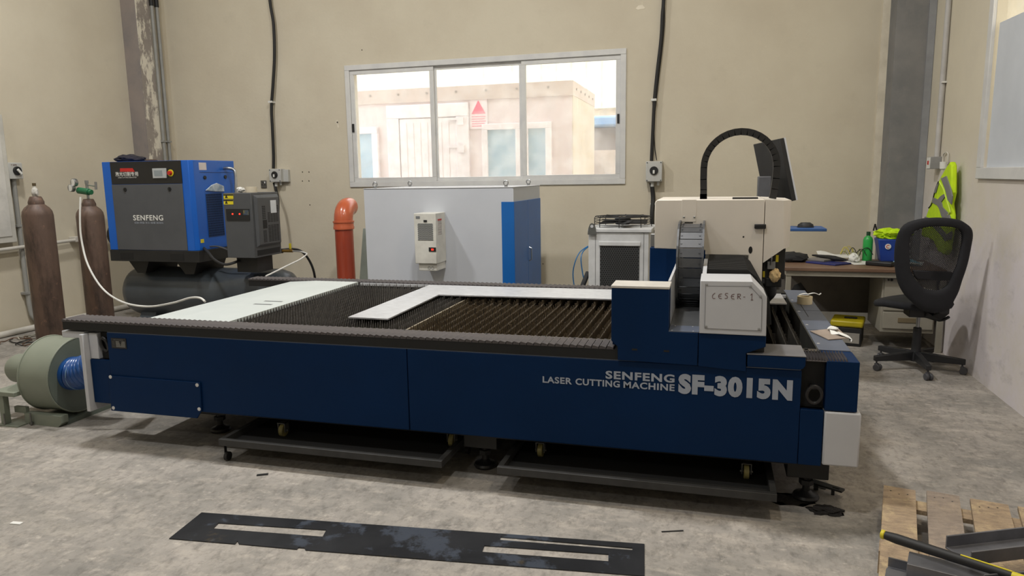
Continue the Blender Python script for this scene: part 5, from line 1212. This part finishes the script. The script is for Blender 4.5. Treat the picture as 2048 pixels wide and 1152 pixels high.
# ---- on the desk
DZ = 0.741
b = crumple(0.745, 7.34, DZ+0.035, 0.13, 0.12, 0.055, 9, fl=DZ); solo('black_pouch', 'soft black bag lying on the left end of the desk', 'bag', b, mat('pouch_black', (28,28,30), 0.8, bump=.3))
fo = [(0.851, 7.441), (1.069, 7.231), (1.284, 7.463), (1.079, 7.689)]
b = MB(); b.prism([(0.845,7.22),(1.075,7.02),(1.235,7.17),(1.03,7.40)], 'z', DZ, DZ+0.014); solo('blue_folder', 'dark blue folder lying near the front edge of the desk', 'folder', b, mat('folder_blue', (36,44,110), 0.5), bevel=0.002)
b = MB(); b.prism([(0.86,7.30),(1.00,7.18),(1.12,7.30),(0.98,7.45)], 'z', DZ+0.015, DZ+0.034); solo('grey_notebook', 'grey notebook on the blue folder', 'notebook', b, mat('notebook_grey', (128,124,120), 0.6), bevel=0.003)
b = MB(); b.tube([(0.93,7.44,DZ+0.05),(1.05,7.30,DZ+0.05),(1.10,7.24,DZ+0.045),(1.20,7.22,DZ+0.032)], [0.008,0.020,0.024,0.010], 10, sub=4); solo('black_glasses_case', 'black strap-like case lying over the grey notebook', 'case', b, m_black)
def paper(x0, y0, w, d_, rot, zc, amp, label, seed=0, col=m_white):
    M = Matrix.Translation((x0,y0,0)) @ Matrix.Rotation(rot, 4, 'Z'); b = MB(M)
    b.grid(8, 8, lambda u, v: (u*w, v*d_, zc + amp*(0.5+0.5*math.sin(u*5+seed)*math.cos(v*4+seed*2))*v), thick=0.0012)
    return solo('paper_sheet', label, 'paper', b, col)
paper(1.00, 7.36, 0.30, 0.21, 0.1, DZ+0.037, 0.045, 'white sheet curling behind the blue folder', 1)
paper(1.25, 7.12, 0.20, 0.24, 0.25, DZ+0.002, 0.012, 'flat white sheet between folder and black case', 2)
paper(1.55, 7.16, 0.25, 0.28, -0.35, DZ+0.002, 0.014, 'white sheet under the face mask', 4)
b = crumple(1.28, 7.33, DZ+0.04, 0.05, 0.06, 0.045, 12, fl=DZ+0.001); solo('paper_wad', 'crumpled white paper beside the tangle of wires', 'paper', b, m_white, ang=20)
b = MB(Matrix.Translation((1.47,7.08,0)) @ Matrix.Rotation(math.radians(-32), 4, 'Z')); b.box(-0.13,-0.04,DZ,0.10,0.045,DZ+0.040); solo('black_case', 'flat black case lying near the pedestal side of the desk', 'case', b, m_blackpl, bevel=0.010)
m_wy = [mat('wire_yellow', (190,178,96), 0.6), mat('wire_green', (120,130,60), 0.6), m_black]
b = MB()
for k in range(11):
    a = rnd.uniform(0, 6.3); r1_ = rnd.uniform(.04,.12); h1 = rnd.uniform(.06,.14); x_, y_ = 1.30+rnd.uniform(-.05,.05), 7.44+rnd.uniform(-.03,.03)
    b.tube([(x_,y_,DZ+0.006),(x_+math.cos(a)*r1_*.4,y_+math.sin(a)*.03,DZ+h1*.8),(x_+math.cos(a)*r1_,y_+math.sin(a)*.05,DZ+h1),(x_+math.cos(a)*r1_*1.5,y_+math.sin(a)*.06,DZ+h1*.5)], 0.0035, 6, sub=5)
wd_ = solo('coloured_wires', 'yellow, green and black wires tangled on the desk beside the green bottle', 'wires', b, m_wy[0], kind='stuff')
wd_.data.materials.append(m_wy[1]); wd_.data.materials.append(m_wy[2])
for i_, p_ in enumerate(wd_.data.polygons): p_.material_index = (i_ // 92) % 3
BP = (1.416, 7.45, 0.847)
t = thing('green_bottle', 'green plastic bottle with dark cap at the back of the desk', 'bottle', (BP[0], 7.45, DZ))
b = MB(); b.lathe([(0.0,0.0),(0.040,0.0),(0.043,0.01),(0.043,0.20),(0.036,0.225),(0.018,0.24),(0.016,0.245)], (BP[0],7.45,DZ), 24); part('body', b, mat('bottle_green', (42,160,74), 0.35), t)
b = MB(); b.cyl((BP[0],7.45,DZ+0.245),(BP[0],7.45,DZ+0.28),0.018,n=16); part('cap', b, mat('cap_green', (20,66,40), 0.5), t)
# blue tub with hi-vis vest
m_hv = mat('hi_vis', (196,230,12), 0.7, c2=(176,214,8), scale=10)
m_refl = mat('reflective_tape', (124,124,126), 0.45)
TX0, TX1 = (1.491, 1.729)
tu = thing('blue_tub', 'blue plastic tub with a round logo behind the face mask', 'tub', ((TX0+TX1)/2, 7.48, DZ))
b = MB(); z1t = DZ+0.215
b.add([(TX0+0.04,7.41,DZ),(TX1-0.03,7.41,DZ),(TX1-0.03,7.56,DZ),(TX0+0.04,7.56,DZ),(TX0,7.39,z1t),(TX1,7.39,z1t),(TX1,7.59,z1t),(TX0,7.59,z1t)], [(0,3,2,1),(4,5,6,7),(0,1,5,4),(1,2,6,5),(2,3,7,6),(3,0,4,7)]); part('bin', b, mat('tub_blue', (24,60,150), 0.45), tu, bevel=0.01)
LG = (1.579, 7.395, 0.887)
b = MB(); b.cyl((LG[0],7.3935,LG[2]),(LG[0],7.389,LG[2]),0.026,n=24); lg2 = part('logo', b, m_white, tu)
b = MB(); b.tube([(LG[0]+math.cos(0.7+i*0.4)*0.014, 7.388, LG[2]+math.sin(0.7+i*0.4)*0.014) for i in range(13)], 0.003, 6); part('logo_letter', b, m_red, lg2)
b = crumple((TX0+TX1)/2+0.01, 7.49, z1t+0.040, 0.135, 0.10, 0.055, 15, sub=4, amp=0.5, fl=z1t+0.001); solo('folded_vest', 'bright yellow safety vest heaped on top of the blue tub', 'vest', b, m_hv, ang=20)
b = MB(); b.grid(10, 6, lambda u, v: (1.60+0.20*u, 7.10+0.16*v-0.05*u, DZ+0.022+0.035*math.sin(u*3.1)*(0.5+0.5*v)), thick=0.0015); solo('face_mask', 'light blue disposable face mask in front of the blue tub', 'mask', b, mat('mask_blue', (130,186,214), 0.7))
t = thing('pump_bottle', 'black pump top of a bottle beside the safety vest', 'bottle', (TX1-0.02, 7.61, DZ))
b = MB(); b.lathe([(0.0,0),(0.03,0),(0.03,0.19),(0.012,0.21),(0.012,0.225)], (TX1-0.015,7.615,DZ), 16); part('body', b, m_blackpl, t)
b = MB(); b.cyl((TX1-0.015,7.615,DZ+0.225),(TX1-0.015,7.615,DZ+0.27),0.006,n=8); b.box(TX1-0.05,7.607,DZ+0.27,TX1+0.02,7.623,DZ+0.285); part('pump', b, m_black, t)
AP = [(1.537, 0.997), (1.55, 1.065), (1.563, 1.065), (1.581, 0.993), (1.567, 0.998), (1.556, 1.036), (1.55, 0.997)]
b = MB(); b.prism(AP, 'y', 7.892, 7.898); solo('black_clamp', 'small black A-shaped clip on the grey column above the tub', 'clip', b, m_black)

# ================================================================== right wall fittings
CN = [(7.42, 3.069), (7.465, 1.69), (7.605, 1.674), (7.405, 1.581)]
t = thing('socket_conduit', 'pale conduit coming down the right wall to a small switch box', 'conduit', (1.945, CN[1][0], 1.6))
yc = (CN[0][0]+CN[1][0])/2
b = MB(); b.cyl((1.945,yc,1.70),(1.945,yc,6.79),0.024,n=14); part('tube', b, mat('conduit_pale', (186,184,182), 0.5), t)
bx_ = part('switch_box', bx(1.88, yc-0.06, 1.60, 1.969, yc+0.05, 1.71), mat('switch_box', (150,150,150), 0.5), t, bevel=0.003)
part('switch_plate', bx(1.876, yc-0.055, 1.605, 1.8795, yc+0.045, 1.705), m_white, bx_); part('rocker', bx(1.872, yc-0.02, 1.64, 1.876, yc+0.015, 1.675), m_red, bx_)
b = MB(); b.box(1.93,yc-0.04,2.36,1.969,yc+0.04,2.375); part('saddle', b, m_white, t)
HK = [(7.281, 1.599), (7.295, 1.713), (7.23, 1.742), (7.154, 1.727), (7.146, 1.641)]
t = thing('hanging_mug', 'white cup hanging from a wire loop on the right wall', 'cup', (1.95, HK[0][0], HK[0][1]))
b = MB(); b.tube([(1.955,y,z) for y, z in HK], 0.006, 6, sub=5); part('wire_loop', b, m_pvc, t)
b = MB(); b.lathe([(0.02,0),(0.03,0.01),(0.032,0.07),(0.028,0.07)], (1.93,HK[4][0]+0.02,HK[4][1]-0.05), 16); part('cup', b, m_white, t)
# hi-vis vest
vt = thing('safety_vest', 'yellow safety vest with grey reflective bands hanging on the right wall', 'vest', (1.9, 7.2, 0.85))
VO = [(6.819, 1.659), (6.903, 1.619), (7.023, 1.547), (7.121, 1.477), (7.188, 1.393), (7.275, 1.315), (7.36, 1.221), (7.461, 1.109), (7.53, 0.987), (7.458, 0.974), (7.265, 0.981), (7.105, 0.96), (6.969, 0.894), (6.781, 0.88), (6.712, 0.929), (6.709, 1.022), (6.681, 1.119), (6.694, 1.222), (6.756, 1.31), (6.715, 1.406), (6.751, 1.548), (6.772, 1.63)]
def drape(B, poly, x, th):
    B.prism(poly, 'x', x-th, x)
b = MB(); drape(b, VO, 1.925, 0.045); part('cloth', b, m_hv, vt, bevel=0.012)
for q in [[(7.012, 1.518), (6.864, 1.54), (6.732, 1.446), (6.663, 1.379), (6.671, 1.309), (6.772, 1.342), (6.861, 1.423)], [(7.191, 1.349), (7.052, 1.336), (6.974, 1.369), (6.894, 1.388), (6.86, 1.364), (6.946, 1.319), (6.907, 1.278), (6.789, 1.25), (6.716, 1.229), (6.652, 1.183), (6.823, 1.168), (6.916, 1.201), (6.988, 1.257), (7.054, 1.284), (7.225, 1.303)], [(7.061, 1.483), (7.126, 1.39), (7.186, 1.389), (7.114, 1.46)], [(7.413, 1.167), (7.249, 1.159), (7.02, 1.156), (6.95, 1.113), (6.725, 1.054), (6.604, 1.096), (6.6, 1.031), (6.752, 1.001), (6.996, 1.066), (7.22, 1.107), (7.445, 1.101)]]:
    b = MB(); b.prism(q, 'x', 1.872, 1.882); part('reflective_band', b, m_refl, vt, bevel=0.002)
b = MB(); b.tube([(1.876,y,z) for y, z in [(7.048, 1.487), (6.919, 1.43), (6.832, 1.361), (6.732, 1.29), (6.694, 1.246), (6.741, 1.219)]], 0.006, 6, sub=4); part('piping', b, mat('piping_yellow', (214,240,90), 0.7), vt)
b = MB(); b.tube([(1.876,y,z) for y, z in [(7.078, 1.491), (7.15, 1.425), (7.192, 1.353), (7.237, 1.289), (7.321, 1.25)]], 0.005, 6, sub=4); part('edging', b, m_black, vt)

# ================================================================== office chair
m_chair = mat('chair_black', (26,27,33), 0.8, c2=(22,23,28), scale=20)
m_chp = mat('chair_plastic', (32,33,36), 0.5)
m_cast = mat('caster_grey', (70,70,74), 0.5)
HX_, HY_ = 1.60, 6.30
oc = thing('office_chair', 'black swivel chair with mesh back and five casters by the right wall', 'chair', (HX_, HY_, 0))
for k in range(5):
    a = math.radians(-88 + 72*k); ca, sa = math.cos(a), math.sin(a)
    M = Matrix.Translation((HX_,HY_,0)) @ Matrix.Rotation(a, 4, 'Z')
    b = MB(M); b.add([(0.02,-0.022,0.075),(0.02,0.022,0.075),(0.02,0.022,0.150),(0.02,-0.022,0.150),(0.345,-0.018,0.078),(0.345,0.018,0.078),(0.345,0.018,0.120),(0.345,-0.018,0.120)], [(0,1,2,3),(7,6,5,4),(0,4,5,1),(1,5,6,2),(2,6,7,3),(3,7,4,0)])
    lg3 = part('base_arm', b, m_chp, oc, bevel=0.005)
    sw = Matrix.Translation((HX_+ca*0.325, HY_+sa*0.325, 0)) @ Matrix.Rotation([0.3,1.2,2.0,2.8,0.9][k], 4, 'Z')
    b = MB(sw); b.cyl((-0.026,-0.01,0.027),(-0.006,-0.01,0.027),0.027,n=18); b.cyl((0.006,-0.01,0.027),(0.026,-0.01,0.027),0.027,n=18); b.box(-0.014,-0.012,0.03,0.014,0.012,0.06); b.cyl((0,0.0,0.05),(0,0.0,0.08),0.007,n=8); part('caster', b, m_cast, lg3, bevel=0.003)
b = MB(); b.lathe([(0.045,0.07),(0.045,0.13),(0.034,0.16),(0.030,0.34),(0.024,0.345)], (HX_,HY_,0), 24); part('hub', b, m_chp, oc)
b = MB(); b.cyl((HX_,HY_,0.34),(HX_,HY_,0.47),0.014,n=16); part('gas_lift', b, m_steel, oc)
b = MB(); b.box(HX_-0.09,HY_-0.09,0.44,HX_+0.09,HY_+0.09,0.50); b.tube([(HX_+0.02,HY_-0.03,0.45),(HX_+0.12,HY_-0.12,0.43),(HX_+0.17,HY_-0.17,0.47)],0.012,8,sub=3); part('mechanism', b, m_chp, oc, bevel=0.01)
# seat: rounded pad pointing away to the left
fa = math.radians(140); SM = Matrix.Translation((1.60,6.30,0)) @ Matrix.Rotation(fa, 4, 'Z')
def seatf(u, v):
    a = 2*PI*u; rx, ry = 0.27, 0.255; s_ = abs(math.cos(a))**0.75*(1 if math.cos(a) > 0 else -1); t_ = abs(math.sin(a))**0.75*(1 if math.sin(a) > 0 else -1)
    prof_ = [(0.0,0.545),(0.5,0.552),(0.85,0.556),(0.97,0.545),(1.0,0.522),(0.96,0.498),(0.7,0.485),(0.0,0.48)]
    q = v*(len(prof_)-1); i = min(int(q), len(prof_)-2); f_ = q-i; r_ = prof_[i][0]*(1-f_)+prof_[i+1][0]*f_; z_ = prof_[i][1]*(1-f_)+prof_[i+1][1]*f_
    x_ = s_*rx*r_
    return (0.05+x_, t_*ry*r_, z_ + 0.02 - 0.05*max(0, x_-0.12)/0.15*0.6)
b = MB(SM); b.grid(41, 15, seatf); part('seat', b, m_chair, oc, ang=70)
# back frame, traced in its own upright plane
import_pts = [(1.347, 5.867, 0.924), (1.35, 5.849, 1.078), (1.386, 5.846, 1.182), (1.469, 5.861, 1.229), (1.554, 5.88, 1.244), (1.62, 5.897, 1.245), (1.701, 5.918, 1.236), (1.752, 5.933, 1.217), (1.81, 5.953, 1.172), (1.83, 5.965, 1.117), (1.829, 5.973, 1.042), (1.821, 5.985, 0.929), (1.809, 5.991, 0.85), (1.793, 5.996, 0.773), (1.778, 6.003, 0.689), (1.754, 6.005, 0.619), (1.734, 6.006, 0.568), (1.698, 6.002, 0.533), (1.621, 5.984, 0.518), (1.558, 5.966, 0.534), (1.515, 5.953, 0.559), (1.455, 5.931, 0.618), (1.414, 5.914, 0.669), (1.373, 5.893, 0.763)]
hole_pts = [(1.43, 5.876, 1.017), (1.427, 5.868, 1.085), (1.447, 5.867, 1.133), (1.483, 5.873, 1.158), (1.53, 5.883, 1.174), (1.589, 5.897, 1.179), (1.648, 5.912, 1.178), (1.702, 5.926, 1.17), (1.739, 5.938, 1.151), (1.759, 5.949, 1.095), (1.758, 5.958, 1.017), (1.755, 5.965, 0.953), (1.747, 5.971, 0.892), (1.729, 5.973, 0.835), (1.717, 5.975, 0.79), (1.697, 5.977, 0.74), (1.668, 5.972, 0.713), (1.634, 5.966, 0.698), (1.598, 5.957, 0.698), (1.554, 5.945, 0.707), (1.523, 5.934, 0.73), (1.494, 5.923, 0.765), (1.465, 5.91, 0.812), (1.446, 5.899, 0.862)]
pc = Vector((1.74,5.98,0.8)); pn = Vector((0.25,-1,-0.12)).normalized(); pu = Vector((0,0,1)).cross(pn).normalized(); pv = pn.cross(pu)
o2 = [((Vector(p)-pc).dot(pu), (Vector(p)-pc).dot(pv)) for p in import_pts]; h2 = [((Vector(p)-pc).dot(pu), (Vector(p)-pc).dot(pv)) for p in hole_pts]
def s2(P_2): return [(p.x, p.y) for p in smooth_path([Vector((x,y,0)) for x, y in P_2], 3, closed=True)]
o2, h2 = s2(o2), s2(h2)
CM = Matrix(((pu.x, pv.x, pn.x, pc.x),(pu.y, pv.y, pn.y, pc.y),(pu.z, pv.z, pn.z, pc.z),(0,0,0,1)))
b = MB(CM)
n = len(o2); rings = []
# rounded ring section: outer -> hole, front and back
sec = [(0.0,0.0),(0.04,0.014),(0.25,0.022),(0.75,0.022),(0.96,0.014),(1.0,0.0),(0.96,-0.014),(0.75,-0.020),(0.25,-0.020),(0.04,-0.014)]
vv = []
for (f_, h_) in sec:
    for i in range(n):
        x_ = o2[i][0]*(1-f_)+h2[i][0]*f_; y_ = o2[i][1]*(1-f_)+h2[i][1]*f_
        vv.append((x_, y_, h_ + 0.55*(x_-0.02)**2*-1.0))
m_ = len(sec)
ff = [(j*n+i, j*n+(i+1) % n, ((j+1) % m_)*n+(i+1) % n, ((j+1) % m_)*n+i) for j in range(m_) for i in range(n)]
b.add(vv, ff); part('back_frame', b, m_chair, oc, ang=60)
# net of the back
b = MB(CM); xs_ = [p[0] for p in h2]; ys_ = [p[1] for p in h2]
def inside(x, y):
    c_ = False; j = len(h2)-1
    for i in range(len(h2)):
        if (h2[i][1] > y) != (h2[j][1] > y) and x < (h2[j][0]-h2[i][0])*(y-h2[i][1])/(h2[j][1]-h2[i][1])+h2[i][0]: c_ = not c_
        j = i
    return c_
st = 0.0085; w_ = 0.0058
for d_ in (1, -1):
    k = -120
    while k < 120:
        run = None
        t_ = -0.6
        while t_ < 0.6:
            x_ = t_; y_ = d_*t_ + k*st*1.414
            ok = inside(x_, y_)
            if ok and run is None: run = (x_, y_)
            if (not ok) and run is not None:
                x0_, y0_ = run; q0 = Vector((x0_, y0_, -0.55*(x0_-0.02)**2)); q1 = Vector((x_, y_, -0.55*(x_-0.02)**2)); mid = (q0+q1)/2; mid.z = -0.55*(mid.x-0.02)**2
                dd = (q1-q0).normalized(); sd_ = Vector((-dd.y, dd.x, 0))*w_/2
                b.add([q0-sd_, q0+sd_, mid+sd_, mid-sd_, q1+sd_, q1-sd_], [(0,1,2,3),(3,2,4,5)]); run = None
            t_ += 0.006
        k += 1
part('mesh_back', b, m_chair, oc, kind='stuff', smooth=False)
# lumbar pad and rear support
lp_ = [(1.452, 5.922, 0.851), (1.735, 5.995, 0.833), (1.726, 5.998, 0.79), (1.714, 5.997, 0.767), (1.484, 5.938, 0.782), (1.463, 5.93, 0.809)]
L2 = [((Vector(p)-pc).dot(pu), (Vector(p)-pc).dot(pv)) for p in lp_]
b = MB(CM); b.prism(L2, 'z', -0.045, -0.02); part('lumbar_pad', b, m_chair, oc, bevel=0.006)
sb_ = Vector(lp_[4]); 
b = MB(); b.strip([(1.62,6.26,0.47),(1.68,6.10,0.47),(1.70,6.02,0.52),(1.70,6.02,0.60)], 0.07, 0.02, up=(0.2,-1,0)); part('back_bar', b, m_chp, oc)
